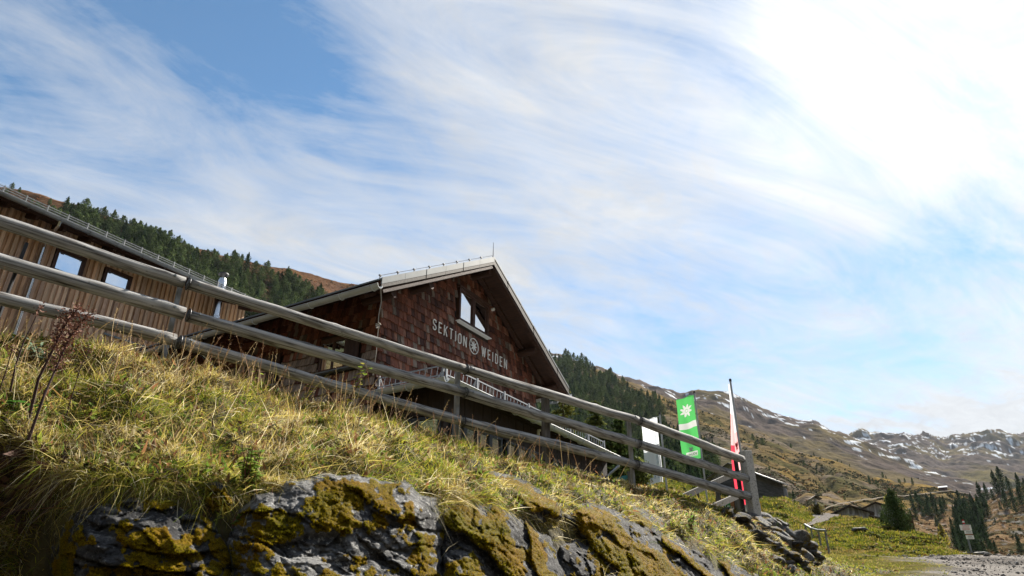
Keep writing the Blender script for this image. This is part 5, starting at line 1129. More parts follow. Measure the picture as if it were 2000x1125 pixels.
# ---------------------------------------------------------------- tumbled stones at the end of the bank
def stone_mesh(seed, flat, slate):
    import bmesh
    bm = bmesh.new(); bmesh.ops.create_icosphere(bm, subdivisions=4, radius=1); r = np.random.default_rng(seed)
    V = np.array([v.co[:] for v in bm.verts]); n = r.normal(size=(11, 3)); n /= np.linalg.norm(n, axis=1)[:, None]; dd = r.uniform(.55, .9, 11)
    for a, d in zip(n, dd):                           # broken faces
        over = np.maximum(V @ a - d, 0); V = V - over[:, None] * a
    V += (fbm(V * 1.6 + seed, 4) * .10)[:, None] * V; V[:, 2] += .06 * np.floor(fbm(V * 2 + seed, 2) * 4) / 4; V *= np.array([1.25, .9, flat])
    mo = sstep(.15, .4, fbm(V * 1.5 + seed, 4) + .25 * V[:, 2] / flat - .12)
    F_ = np.array([[v.index for v in f.verts] for f in bm.faces]); bm.free()
    return mesh_np('rock', V, [F_], M['rock' if slate else 'rock_dark'], attrs={'moss': mo}, smooth=True, link=False)
smesh = [stone_mesh(20 + i, random.uniform(.35, .7), i % 4 > 0) for i in range(8)]
SP_ = []
for (u, v, s) in [(1432, 1010, .34), (1468, 1018, .40), (1500, 1018, .34), (1522, 1026, .26), (1452, 1030, .22), (1488, 1034, .26), (1512, 1044, .28), (1536, 1040, .30), (1474, 1048, .2), (1530, 1058, .3), (1552, 1052, .34), (1570, 1064, .24), (1548, 1070, .24), (1508, 1062, .2), (1562, 1082, .2), (1585, 1078, .18), (1540, 1086, .18), (1522, 1076, .17), (1496, 1056, .16), (1580, 1092, .15), (1556, 1096, .16), (1597, 1090, .13), (1536, 1100, .14), (1568, 1104, .13), (1590, 1102, .12), (1545, 1112, .15), (1575, 1112, .1), (1518, 1092, .13), (1560, 1064, .2), (1582, 1066, .17), (1495, 1024, .25), (1445, 1018, .25), (1412, 1004, .2)]: SP_.append((u, v, s))
for i, (u, v, s) in enumerate(SP_):
    o = bpy.data.objects.new('stone', smesh[i % 8]); col.objects.link(o); z = float(bank_z(np.array(float(u)), np.array(float(v))))
    o.location = Pv(u, v, z - .03); o.scale = (s * random.uniform(.9, 1.2),) * 2 + (s * random.uniform(.8, 1.2),); o.rotation_euler = (random.uniform(-.3, .3) + .35, random.uniform(-.3, .3) + .25, random.uniform(0, 6.3))
    tag(o, 'lichen spotted slate stone in the tumbled heap below the concrete post', 'stone', 'tumbled stones below the concrete post')
for (u, v, z, s, l) in ((1678, 1034, 40, .42, 'dark half buried boulder on the grass slope below the low shed'), (1900, 1083, 35.2, .75, 'flat grey stone slab at the foot of the hiking signpost')):
    o = bpy.data.objects.new('stone', smesh[2]); col.objects.link(o); o.location = Pv(u, v, z); o.scale = (s, s, s * (.45 if s > .7 else .8)); tag(o, l, 'stone')
# ================================================================= trees
def quads_np(ctr, nrm, size, aspect=1.0):
    """one leaf clump quad per centre, roughly facing nrm"""
    n = len(ctr); r = rng.normal(size=(n, 3)); a = np.cross(nrm, r); a /= np.linalg.norm(a, axis=1)[:, None] + 1e-9; b = np.cross(nrm, a); b /= np.linalg.norm(b, axis=1)[:, None] + 1e-9
    s = np.asarray(size)[:, None] / 2
    j = lambda: rng.uniform(.55, 1.15, (n, 1))
    V = np.stack([ctr - a * s * j() - b * s * aspect * .3, ctr + b * s * aspect * j() - a * s * .3, ctr + a * s * j() + b * s * .3, ctr - b * s * aspect * j() + a * s * .3], 1)
    return V.reshape(-1, 3)
def trunk_np(H, r, seg=6):
    z = np.array([0, .3, .6, .97]) * H; rr = np.array([1.15, .8, .45, .08]) * r; th = np.arange(seg) * 2 * np.pi / seg
    V = np.stack([np.cos(th)[None] * rr[:, None], np.sin(th)[None] * rr[:, None], np.repeat(z[:, None], seg, 1)], -1).reshape(-1, 3)
    i = np.arange(3)[:, None] * seg; j = np.arange(seg)[None]; j2 = (j + 1) % seg
    return V, np.stack([i + j, i + j2, i + seg + j2, i + seg + j], -1).reshape(-1, 4)
def pine_crown(seed, H=12., W=4.2, nl=24, per=110, cone=.5, size=.44, c0=(.028, .056, .024), c1=(.12, .15, .055), low=.08):
    """stone pine: stacked irregular boughs, each a dense cloud of needle tufts"""
    r = np.random.default_rng(seed); Vs, Cs = [], []
    for k in range(nl):
        f = low + (1 - low) * (k + r.uniform(0, .9)) / nl; prof = (1 - f ** 2.2) * cone + max(0, 1 - (abs(f - .48) / .56) ** 2.2) * (1 - cone); prof *= (.5 + .5 * min(1, (f - low + .1) / .2)); a = k * 2.4 + r.uniform(-.5, .5)
        R_ = W / 2 * prof * r.uniform(.75, 1.12); off = R_ * r.uniform(.35, .62); c = np.array([off * np.cos(a), off * np.sin(a), H * f * .96]); rad = np.array([R_ * .66, R_ * .66, H * r.uniform(.06, .10)]) * r.uniform(.85, 1.15) + .12
        d = r.normal(size=(per, 3)); d /= np.linalg.norm(d, axis=1)[:, None]; p = c + d * rad * r.uniform(.6, 1.05, (per, 1))
        sh = r.uniform(.5, 1.4); Vs.append(quads_np(p, d + r.normal(0, .5, (per, 3)), r.uniform(.6, 1.25, per) * size)); mixk = r.uniform(0, 1, (per, 1)); cc = (np.array(c0) * (1 - mixk) + np.array(c1) * mixk) * sh; Cs.append(np.repeat(cc, 4, axis=0))
    return np.concatenate(Vs), np.concatenate(Cs)
def pine_mesh(seed, H=12., **k):
    V, C = pine_crown(seed, H, **k); tv, tf = trunk_np(H, .17 * H / 12); nq = len(V) // 4; f = np.arange(len(V)).reshape(-1, 4)
    return np.concatenate([V, tv]), f, tf + len(V), np.concatenate([C, np.full((len(tv), 3), 1.)]), nq
PINES = [pine_mesh(100 + i, 12., W=random.uniform(5.2, 7.4), cone=random.uniform(.0, .35)) for i in range(8)]
pmesh = [mesh_np('stone_pine', V, [f, tf], [M['needle'], M['bark']], cols=C, mi=[0] * nq + [1] * len(tf), link=False) for V, f, tf, C, nq in PINES]
CON = [pine_mesh(140 + i, 12., W=random.uniform(4.6, 6.0), cone=.85, nl=30, per=60, size=.5, c0=(.020, .042, .022), c1=(.055, .085, .035), low=.03) for i in range(5)]
cmesh = [mesh_np('conifer', V, [f, tf], [M['needle'], M['bark']], cols=C, mi=[0] * nq + [1] * len(tf), link=False) for V, f, tf, C, nq in CON]
def scatter_px(n_try, box, sep, accept):
    pts = []
    for _ in range(n_try):
        u, v = random.uniform(box[0], box[2]), random.uniform(box[1], box[3])
        if not accept(u, v): continue
        s = sep(u, v)
        if all(abs(u - a) + 1.6 * abs(v - b) > s for a, b in pts): pts.append((u, v))
    return pts
def htop(u): return float(np.interp(u, [p[0] for p in HTOP], [p[1] for p in HTOP]))
def place_tree(mesh, name, p, h, label, cat, group):
    o = bpy.data.objects.new(name, mesh); col.objects.link(o); o.location = p; s = h / 12.; o.scale = (s * random.uniform(.85, 1.15), s * random.uniform(.85, 1.15), s); o.rotation_euler = (0, 0, random.uniform(0, 6.3)); return tag(o, label, cat, group)
def hp3(u, v):
    p, _, _ = hill_pt(np.array([float(u)]), hill_t(np.array([float(u)]), np.array([float(v)]))); return p[0]
# left hill
def accA(u, v):
    if u > 745 or u < -40: return False
    t = htop(u); lo = t + np.interp(u, [-40, 60, 100, 125, 440, 470, 520, 600, 700, 745], [70, 66, 60, 26, 26, 22, 36, 52, 50, 45])
    if v < lo or v > lo + 190: return False
    if u > 480 and pn(np.array([[u / 45., v / 30., 2.2]]))[0] > .22 and v < lo + 60: return False
    return True
ptsA = scatter_px(16000, (-40, 370, 745, 720), lambda u, v: 15 - 2 * (u > 500), accA)
vis = lambda u, v: v - 46 < (385 + .4327 * u - 10 if u < 520 else min(610, 562 + .271 * (745 - u)))
ptsA = [p for p in ptsA if vis(*p)]; random.shuffle(ptsA); restA = ptsA[165:]; ptsA = ptsA[:165]
for (u, v) in sorted(ptsA, key=lambda q: q[1]):
    place_tree(random.choice(pmesh), 'stone_pine', hp3(u, v), random.uniform(8.5, 13.5), 'dark green stone pine in the forest on the hill above the barn roof', 'pine tree', 'pines in the forest on the left hill')
for (u, v, h) in ((20, 374, 5), (36, 377, 3.2), (8, 385, 5), (95, 402, 4), (60, 400, 3.5)):
    place_tree(random.choice(pmesh), 'stone_pine', hp3(u, v), h, 'small lone pine on the rust coloured crest above the barn roof', 'pine tree', 'small pines on the rusty crest')
# forest on the flank right of the hut
BF = np.array([(1040, 690), (1086, 708), (1130, 716), (1170, 732), (1225, 762), (1285, 804), (1328, 842), (1365, 874), (1405, 908), (1415, 975), (1350, 990), (1260, 985), (1040, 985)], float)
def accB(u, v): return poly_sd(np.array([u]), np.array([v]), BF)[0] + 14 * pn(np.array([[u / 22., v / 22., 7.7]]))[0] > 0
ptsB = sorted(scatter_px(16000, (1040, 690, 1400, 985), lambda u, v: np.interp(v, [700, 900], [8.5, 12]), accB), key=lambda q: -q[1])
far_ = ptsB + restA
Vs, Fs, Cs, n0 = [], [], [], 0
for (u, v) in far_:
    V, f, tf, C, nq = random.choice(PINES + CON); h = random.uniform(9, 14) * np.interp(v, [700, 850], [1.05, .8]) if u > 800 else random.uniform(8, 13); a = random.uniform(0, 6.3); ca, sa = math.cos(a), math.sin(a); s = h / 12.
    V = V[:nq * 4]; C = C[:nq * 4]; W_ = np.stack([V[:, 0] * ca - V[:, 1] * sa, V[:, 0] * sa + V[:, 1] * ca, V[:, 2]], -1) * s + hp3(u, v); Vs.append(W_); Cs.append(C * random.uniform(.8, 1.2)); Fs.append(f + n0); n0 += len(W_)
o = mesh_np('distant_forest', np.concatenate(Vs), [np.concatenate(Fs)], M['needle'], cols=np.concatenate(Cs)); tag(o, 'dense dark conifer forest covering the mountain flank behind the hut and barn', 'forest', None, 'stuff')
# lone trees and bushes on the brown slope
for (u, v, hpx) in ((1316, 802, 12), (1330, 806, 12), (1298, 790, 8), (1376, 858, 20), (1470, 852, 15), (1478, 880, 17), (1492, 878, 15), (1545, 872, 9), (1570, 906, 10), (1590, 890, 7), (1593, 912, 9), (1616, 958, 14), (1627, 955, 7), (1548, 960, 16), (1540, 955, 12), (1505, 930, 9), (1518, 940, 8), (1560, 985, 16), (1552, 980, 12), (1700, 950, 15), (1697, 934, 10), (1704, 935, 8), (1712, 945, 15), (1755, 938, 8), (1758, 942, 9), (1768, 942, 8), (1784, 950, 13), (1725, 917, 11), (1731, 918, 6), (1636, 866, 5), (1644, 878, 5), (1660, 905, 5), (1675, 925, 5), (1690, 970, 8), (1650, 975, 8), (1600, 935, 6), (1520, 900, 6), (1440, 850, 7), (1425, 835, 6), (1405, 870, 8), (1740, 953, 6), (1770, 957, 6)):
    z = float(hill_uvz(np.array([float(u)]), hill_t(np.array([float(u)]), np.array([float(v)])))[1][0]); place_tree(random.choice(cmesh + pmesh), 'stone_pine', hp3(u, v), hpx * z / F * 1.1, 'small lone conifer scattered on the brown pasture slope', 'conifer', 'lone conifers on the brown slope')
# knoll pines
def kp3(u, v):
    a, b = pl(np.array([float(u)]), DTOP), pl(np.array([float(u)]), DBOT); t = np.clip((b[:, 0] - v) / (b[:, 0] - a[:, 0]), 0, 1); return knoll_pt(np.array([float(u)]), t)[0][0], float(np.exp(np.log(b[0, 1]) + (np.log(a[0, 1]) - np.log(b[0, 1])) * t[0]))
KT = [(1785, 993, 26), (1797, 995, 30), (1808, 1000, 25), (1828, 1001, 34), (1835, 1012, 30), (1843, 998, 22), (1870, 1020, 38), (1882, 1004, 34), (1893, 1018, 40), (1905, 1000, 32), (1912, 1016, 38), (1922, 990, 44), (1918, 1006, 40), (1930, 1004, 40), (1877, 1045, 40), (1890, 1050, 42), (1905, 1058, 40), (1912, 1042, 40), (1880, 1070, 40), (1900, 1082, 38), (1950, 962, 40), (1962, 958, 44), (1974, 958, 28), (1968, 988, 34), (1984, 992, 36), (1996, 962, 34), (1998, 985, 34), (2010, 970, 40), (1940, 1078, 26), (1948, 1080, 22), (1993, 1070, 30), (1870, 1060, 34), (1862, 1035, 26), (1830, 1020, 22), (1838, 1050, 18), (1955, 990, 14), (1932, 1062, 14), (1945, 1018, 9), (2030, 980, 40), (2050, 1000, 44), (1926, 1088, 30), (1858, 1082, 22), (1820, 1058, 14), (1942, 975, 20), (1930, 972, 30)]
for k_ in range(34): KT.append((random.uniform(1868, 1930), random.uniform(1006, 1088), random.uniform(30, 44)))
for k_ in range(9): KT.append((random.uniform(1775, 1850), random.uniform(993, 1006), random.uniform(18, 30)))
for (u, v, hpx) in KT:
    p, z = kp3(u, v + 4); place_tree(random.choice(cmesh), 'stone_pine', p, hpx * z / F * 1.12, 'dark pointed pine on the red brown knoll above the gravel road', 'pine tree', 'pines on the knoll at the right edge')
# named single trees, each with trunk and crown
def tree2(name, label, cat, p, H, crown, cm, tr=.06):
    t = thing(name, label, cat, tuple(p)); V, C = crown; mesh_np('crown', V, [np.arange(len(V)).reshape(-1, 4)], cm, t, cols=C, world=False)
    tv, tf = trunk_np(H, tr * H / 2.5, 8); mesh_np('trunk', tv, [tf], M['bark'], t, world=False, smooth=True); return t
p = Pv(1764, 1070, 46); tree2('pine', 'dense dark pine standing on the grass slope in front of the taller shed', 'pine tree', p, 3.6, pine_crown(301, 3.7, W=2.0, nl=42, per=230, cone=.35, size=.095, low=.10, c0=(.022, .045, .02), c1=(.085, .115, .04)), M['needle'])
p = Pv(1731, 1036, 50); tree2('pine', 'small bushy young pine left of the dense pine on the grass slope', 'pine tree', p, 1.15, pine_crown(302, 1.15, W=.75, nl=22, per=60, cone=.8, size=.12, low=.05), M['needle'])
def spruce_crown(seed, H, W, c0, c1, nb=120, per=44, size=.13):
    r = np.random.default_rng(seed); Vs, Cs = [], []
    for k in range(nb):
        f = r.uniform(.04, .98); L_ = W / 2 * (1 - f) ** .8 * r.uniform(.7, 1.1) + .06; a = r.uniform(0, 6.283); t = r.uniform(.1, 1, per); out = np.array([math.cos(a), math.sin(a), 0])
        p = out[None] * (L_ * t)[:, None]; p[:, 2] = H * f + L_ * (-.15 * t - .18 * t * t + .16 * t ** 4); p += r.normal(0, .055, (per, 3)) * np.array([1, 1, .6]); sh = r.uniform(.6, 1.35); m_ = r.uniform(0, 1, (per, 1))
        Vs.append(quads_np(p, np.array([0, 0, 1.]) + r.normal(0, .6, (per, 3)), r.uniform(.6, 1.3, per) * size)); Cs.append(np.repeat((np.array(c0) * (1 - m_) + np.array(c1) * m_) * sh, 4, axis=0))
    return np.concatenate(Vs), np.concatenate(Cs)
for (u, vt, z, H, W, c0, c1, lb) in ((1098, 742, 31, 7.0, 3.2, (.09, .11, .03), (.20, .19, .05), 'yellow green larch rising behind the right end of the hut roof'), (1160, 780, 28, 5.6, 2.4, (.06, .09, .028), (.15, .16, .05), 'light green young spruce above the veranda gutter end'), (1206, 816, 26, 5.0, 2.3, (.035, .065, .022), (.10, .13, .04), 'darker young spruce right of the light green spruce by the veranda'), (1182, 836, 24.5, 4.0, 1.8, (.035, .065, .022), (.10, .12, .04), 'short young spruce standing between its two taller neighbours by the veranda'), (1226, 856, 29, 4.2, 2.4, (.03, .055, .02), (.08, .11, .04), 'dark spruce behind the fence post left of the white flag')):
    tp_ = Pv(u, vt, z); tree2('spruce', lb, 'spruce' if 'spruce' in lb else 'larch', (tp_.x, tp_.y, tp_.z - H), H, spruce_crown(int(u), H, W, c0, c1), M['needle'], .05)
tp_ = kp3(1846, 1064)[0]; tree2('larch', 'yellow autumn larch in the gully left of the knoll pines', 'larch', tp_, 6.0, pine_crown(305, 6.0, W=2.6, nl=26, per=50, cone=.8, size=.4, c0=(.20, .17, .03), c1=(.34, .28, .05), low=.05), M['leaf'])
tp_ = Pv(1741, 1012, 72); tree2('larch', 'pale yellow green tree half hidden behind the dense pine', 'larch', tp_, 2.3, pine_crown(306, 2.3, W=1.2, nl=20, per=60, cone=.5, size=.16, c0=(.12, .13, .03), c1=(.22, .21, .05), low=.05), M['leaf'])
tp_ = Pv(1250, 945, 19.5); V, C = pine_crown(307, .62, W=.8, nl=26, per=90, cone=.2, size=.07, c0=(.06, .08, .02), c1=(.15, .17, .05), low=.02)
bt = Pv(1598, 1004, 62.3); bV, bC = pine_crown(309, .75, W=1.3, nl=20, per=60, cone=.1, size=.12, c0=(.05, .05, .02), c1=(.16, .13, .04), low=.02)
t = thing('bush', 'dark golden cushion bush at the foot of the wayside cross', 'bush', tuple(bt)); mesh_np('foliage', bV, [np.arange(len(bV)).reshape(-1, 4)], M['leaf'], t, cols=bC, world=False); tv, tf = trunk_np(.5, .03); mesh_np('stem', tv, [tf], M['bark'], t, world=False)
t = thing('bush', 'small green bush behind the bottom rail left of the white flag', 'bush', tuple(tp_)); mesh_np('foliage', V, [np.arange(len(V)).reshape(-1, 4)], M['leaf'], t, cols=C, world=False); tv, tf = trunk_np(.7, .03); mesh_np('stem', tv, [tf], M['bark'], t, world=False)
# low shrubs over the slopes: one mass
def shrub_mass(name, label, ctr, size, cols_, per=7, m='needle'):
    n = len(ctr); c = np.repeat(ctr, per, axis=0); s = np.repeat(size, per); d = rng.normal(size=(n * per, 3)); d[:, 2] = np.abs(d[:, 2]); d /= np.linalg.norm(d, axis=1)[:, None]
    p = c + d * (s * rng.uniform(.3, .8, n * per))[:, None] * np.array([1.2, 1.2, .7]); V = quads_np(p, d + rng.normal(0, .4, (n * per, 3)), s * rng.uniform(.6, 1.1, n * per)); cc = np.repeat(np.repeat(cols_, per, axis=0) * rng.uniform(.6, 1.4, (n * per, 1)), 4, axis=0)
    o = mesh_np(name, V, [np.arange(len(V)).reshape(-1, 4)], M[m], cols=cc); return tag(o, label, 'shrubs', None, 'stuff')
nu_ = 34000; u = rng.uniform(1180, 1900, nu_); top = pl(u, HTOP)[:, 0]; v = top + rng.uniform(0.01, 1, nu_) ** .8 * (1030 - top); t = hill_t(u, v); p, _, g_ = hill_pt(u, t); z = hill_uvz(u, t)[1]
k = (fbm(p / 25., 3) + .35 * (g_ < .15) + .3 * fbm(p / 7., 2)) > .12; p, z = p[k], z[k]; mixc = rng.uniform(0, 1, (len(p), 1)); cc = np.where(mixc < .55, np.array([[.035, .042, .022]]), np.where(mixc < .93, np.array([[.08, .075, .04]]), np.array([[.14, .06, .03]])))
shrub_mass('shrubs', 'low dwarf shrubs dotting the brown mountainside', p, z * rng.uniform(.0010, .0030, len(p)), cc)
nu_ = 5000; u = rng.uniform(1720, 2100, nu_); t = rng.uniform(.05, .97, nu_); p, _ = knoll_pt(u, t); k = fbm(p / 9., 3) > -.05; p = p[k]; mixc = rng.uniform(0, 1, (len(p), 1)); cc = np.where(mixc < .4, np.array([[.04, .045, .022]]), np.where(mixc < .7, np.array([[.15, .085, .045]]), np.array([[.22, .16, .085]])))
shrub_mass('shrubs', 'low rusty shrubs covering the knoll at the right edge', p, rng.uniform(.3, .8, len(p)), cc, per=6)
nu_ = 3500; u = rng.uniform(0, 760, nu_); top = pl(u, HTOP)[:, 0]; v = top + rng.uniform(0.01, 1, nu_) * 90; t = hill_t(u, v); p, _, _ = hill_pt(u, t); z = hill_uvz(u, t)[1]; cc = np.where(rng.uniform(0, 1, (nu_, 1)) < .5, np.array([[.05, .05, .025]]), np.array([[.18, .08, .04]])); k = fbm(p / 12., 3) > .0
shrub_mass('shrubs', 'low rusty shrubs on the crest above the left forest', p[k], (z * rng.uniform(.001, .0028, nu_))[k], cc[k], per=5)

# ================================================================= grass and weeds
def in_rock(u, v, margin):
    m_ = np.full(u.shape, -1e9)
    for poly in ROCKS: m_ = np.maximum(m_, poly_sd(u, v, poly))
    return m_ > margin
straw_c = np.array([(.50, .41, .11), (.58, .49, .20), (.38, .29, .07), (.70, .63, .43)]); green_c = np.array([(.32, .33, .035), (.18, .25, .022), (.43, .38, .05), (.11, .16, .018)]); red_c = np.array([(.24, .10, .05), (.18, .09, .05)])
down = np.array([.35, -.80, -.2]); down /= np.linalg.norm(down)
def grass(name, label, nt, per, L0, L1, W0, green, lie, spread, region, upb=.75, droop=.45):
    u, v = region(nt); ok = ~in_rock(u, v, 15) & (v < pl(u, CREST)[:, 0] + 620); u, v = u[ok], v[ok]; n = len(u)
    z = bank_z(u, v); g = fbm(np.stack([u / 120., v / 70., 0 * u + 1.], -1), 3) + green(u, v); tall = rng.uniform(.65, 1.25, n) * (1 + .35 * fbm(np.stack([u / 60., v / 40., 0 * u + 8], -1), 2))
    lean = rng.normal(0, .55, (n, 3)); lean[:, 2] = 0
    U = np.repeat(u, per) + rng.normal(0, 1, n * per) * np.repeat(spread * F / z, per); V_ = np.repeat(v, per) + rng.normal(0, .6, n * per) * np.repeat(spread * F / z, per)
    cr = pl(U, CREST)[:, 0]; V_ = np.maximum(V_, cr + .5); p0 = bank_pt(U, V_); p0[:, 2] -= .015; N_ = n * per
    d = np.repeat(lean, per, axis=0) + rng.normal(0, .55, (N_, 3)) + np.array([0, 0, upb]) + down * (lie * rng.uniform(0, 1, (N_, 1))); d /= np.linalg.norm(d, axis=1)[:, None]
    bend = rng.normal(0, .22, (N_, 3)) + np.array([0, 0, -droop]) * rng.uniform(.3, 1.3, (N_, 1)) + down * lie * .35
    L_ = np.repeat(tall * (1 - .38 * sstep(800, 1200, u)), per) * rng.uniform(L0, L1, N_); gk = np.repeat(g, per) + rng.normal(0, .22, N_)
    c = np.where((gk > 0)[:, None], green_c[rng.integers(0, 4, N_)], straw_c[rng.integers(0, 4, N_)]); rd = rng.uniform(0, 1, N_) < .05; c[rd] = red_c[rng.integers(0, 2, rd.sum())]; th_ = np.repeat(fbm(np.stack([u / 42., v / 24., 0 * u + 31.], -1), 3), per) + rng.normal(0, .12, N_) > .26; c[th_] = np.array([(.20, .13, .06), (.15, .10, .05), (.26, .18, .09)])[rng.integers(0, 3, th_.sum())]; L_ = L_ * np.where(th_, .75, 1)  # brown dead thatch in patches, also painting in the dark of shadowed tufts
    c = c * rng.uniform(.42, 1.4, (N_, 1))
    W_ = rng.uniform(.6, 1.3, N_) * W0 * np.clip(np.repeat(z, per) / 6, .8, 2.0)
    o = blades(name, p0, d, L_, W_, bend, c, M['grass']); return tag(o, label, 'grass', None, 'stuff')
def reg_main(n):
    u = rng.uniform(-120, 1800, n); c, l = pl(u, CREST)[:, 0], pl(u, LIP)[:, 0]; f = rng.uniform(0, 1, n) ** 1.25; return u, c + (l + 22 - c) * f
gr_left = lambda u, v: .0 + .16 * sstep(700, 1200, u) + .10 * sstep(150, 0, v - pl(u, CREST)[:, 0])
grass('grass', 'dense matted autumn grass in straw and green tones covering the bank', 12500, 22, .05, .145, .0048, gr_left, .30, .050, reg_main)
def reg_crest(n):
    u = rng.uniform(-120, 1480, n); return u, pl(u, CREST)[:, 0] + rng.uniform(0, 1, n) ** 2 * 40
grass('grass', 'upright seeding grass along the crest of the bank under the fence', 1700, 14, .07, .19, .0045, lambda u, v: -.05 + 0 * u, .1, .05, reg_crest, upb=1.2, droop=.35)
def reg_long(n):
    u = rng.uniform(-120, 1500, n); c, l = pl(u, CREST)[:, 0], pl(u, LIP)[:, 0]; return u, c + (l - 10 - c) * rng.uniform(0, 1, n)
grass('straw', 'long bleached straw blades lying over the grass of the bank', 1900, 5, .18, .42, .0042, lambda u, v: -2 + 0 * u, 1.0, .08, reg_long, upb=.45, droop=.5)
def reg_lip(n):
    u = rng.uniform(90, 1480, n); return u, pl(u, LIP)[:, 0] + rng.normal(-6, 12, n)
grass('straw', 'withered grass hanging over the rocks at the lip of the bank', 800, 14, .12, .30, .0040, lambda u, v: -.22 + 0 * u, 1.2, .06, reg_lip, upb=.25, droop=1.0)
def reg_low(n):
    k = n // 5; u = np.concatenate([rng.uniform(-120, 60, k), rng.uniform(1180, 1800, n - k)]); l = pl(u, LIP)[:, 0]; return u, np.where(u < 200, 990, l) + rng.uniform(0, 1, n) * np.where(u < 200, 200, 130)
grass('grass', 'greener grass tufts between the rocks at the foot of the bank', 1700, 18, .07, .20, .005, lambda u, v: .18 + 0 * u, .5, .06, reg_low)
def reg_gap(n):
    u = rng.uniform(100, 1300, n); return u, pl(u, LIP)[:, 0] + rng.uniform(-10, 220, n)
grass('grass', 'sparse blades rooted in the cracks between the rocks', 420, 9, .10, .30, .004, lambda u, v: -.02 + 0 * u, .7, .03, reg_gap, upb=.6)
# broad leaves and litter between the blades
n = 9000; u, v = reg_main(n); ok = ~in_rock(u, v, 10); u, v = u[ok], v[ok]; n = len(u); p = bank_pt(u, v); k = fbm(p / .5 + 4, 3); ok = k > -.1; u, v, p, k = u[ok], v[ok], p[ok], k[ok]; n = len(u); z = bank_z(u, v)
pal = np.array([(.13, .20, .03), (.08, .13, .025), (.20, .25, .04), (.12, .06, .03), (.22, .11, .05), (.30, .24, .12), (.06, .05, .03)]); c = pal[rng.integers(0, 7, n)] * rng.uniform(.5, 1.1, (n, 1)); d = rng.normal(0, .8, (n, 3)) + np.array([0, -.2, .55]); d /= np.linalg.norm(d, axis=1)[:, None]
o = blades('herb_leaves', p + np.array([0, 0, .02]) + rng.uniform(0, .05, (n, 1)) * np.array([0, 0, 1.]), d, rng.uniform(.03, .075, n), rng.uniform(.014, .032, n), rng.normal(0, .3, (n, 3)), c, M['leaf'], segs=3, taper=.6); tag(o, 'small broad herb leaves and brown litter among the grass of the bank', 'herb leaves', None, 'stuff')
n = 260; u = rng.uniform(-30, 125, n); v = rng.uniform(850, 1010, n); p = bank_pt(u, v); c = np.array([(.09, .045, .03), (.06, .035, .028), (.13, .07, .04)])[rng.integers(0, 3, n)] * rng.uniform(.5, 1.1, (n, 1)); d = rng.normal(0, .7, (n, 3)) + np.array([.1, -.5, -.1]); d /= np.linalg.norm(d, axis=1)[:, None]
o = blades('dead_leaves', p + d * .02, d, rng.uniform(.06, .15, n), rng.uniform(.03, .07, n), rng.normal(0, .5, (n, 3)), c, M['drystalk'], segs=4, taper=.7); tag(o, 'dark shrivelled dock leaves hanging in the shade at the left foot of the bank', 'dead leaves', None, 'stuff')
# meadow tufts behind the fence and on the slope below the sheds
n = 17000; u = rng.uniform(1000, 1890, n); t = rng.uniform(0, 1, n) ** .9 * .995; p, v, pk = meadow_pt(u, t); ok = pk < .2; u, t, p = u[ok], t[ok], p[ok]; n = len(u); z = np.exp(np.log(pl(u, MBOT)[:, 1]) + (np.log(pl(u, MTOP)[:, 1]) - np.log(pl(u, MBOT)[:, 1])) * t)
per = 9; P0 = np.repeat(p, per, axis=0) + rng.normal(0, 1, (n * per, 3)) * np.repeat(z * .0032, per)[:, None] * np.array([1, 1, .0]); N_ = n * per; gk = np.repeat(fbm(p / 5. + 2, 3), per) + .12 + rng.normal(0, .25, N_)
c = np.where((gk > 0)[:, None], green_c[rng.integers(0, 4, N_)], straw_c[rng.integers(0, 3, N_)] * .7) * rng.uniform(.3, .8, (N_, 1)) * np.array([1, .92, 1]); d = rng.normal(0, .4, (N_, 3)) + np.array([0, 0, 1.]); d /= np.linalg.norm(d, axis=1)[:, None]
zr_ = np.repeat(z, per); o = blades('grass', P0, d, zr_ * rng.uniform(.0018, .0048, N_), zr_ * rng.uniform(.0006, .0011, N_), rng.normal(0, .25, (N_, 3)) - np.array([0, 0, .3]), c, M['grass'], segs=2); tag(o, 'rough green and straw grass of the meadow and the slope below the sheds', 'grass', None, 'stuff')
# ragged grass edge of the road
n = 7000; x = rng.uniform(5, 24, n); y = rng.uniform(12.5, 27, n); le_ = np.interp(y, [12, 15.5, 19, 23, 25.7, 29], [4.2, 8.2, 11.2, 12.2, 12.6, 13]); e = x - le_ + .7 * fbm(np.stack([x / 1.3, y / 1.3, 0 * x], -1), 3); re_ = np.interp(y, [10, 20, 25.7, 30], [24, 22.5, 21.5, 21]); e2 = re_ - x
ok = ((e < .25) & (e > -5)) | ((e2 < .3) & (e2 > -1.5)); x, y = x[ok], y[ok]; n = len(x); per = 7; P0 = np.repeat(np.stack([x, y, road_z(x, y) + .02], -1), per, axis=0) + rng.normal(0, .05, (n * per, 3)) * np.array([1, 1, 0]); N_ = n * per
c = np.where(rng.uniform(0, 1, (N_, 1)) < .6, green_c[rng.integers(0, 4, N_)], straw_c[rng.integers(0, 3, N_)] * .8) * rng.uniform(.35, .9, (N_, 1)); d = rng.normal(0, .5, (N_, 3)) + np.array([0, 0, .9]); d /= np.linalg.norm(d, axis=1)[:, None]
o = blades('grass', P0, d, rng.uniform(.03, .10, N_), rng.uniform(.008, .016, N_), rng.normal(0, .25, (N_, 3)) - np.array([0, 0, .3]), c, M['grass'], segs=2); tag(o, 'short ragged grass along the edges of the gravel road', 'grass', None, 'stuff')
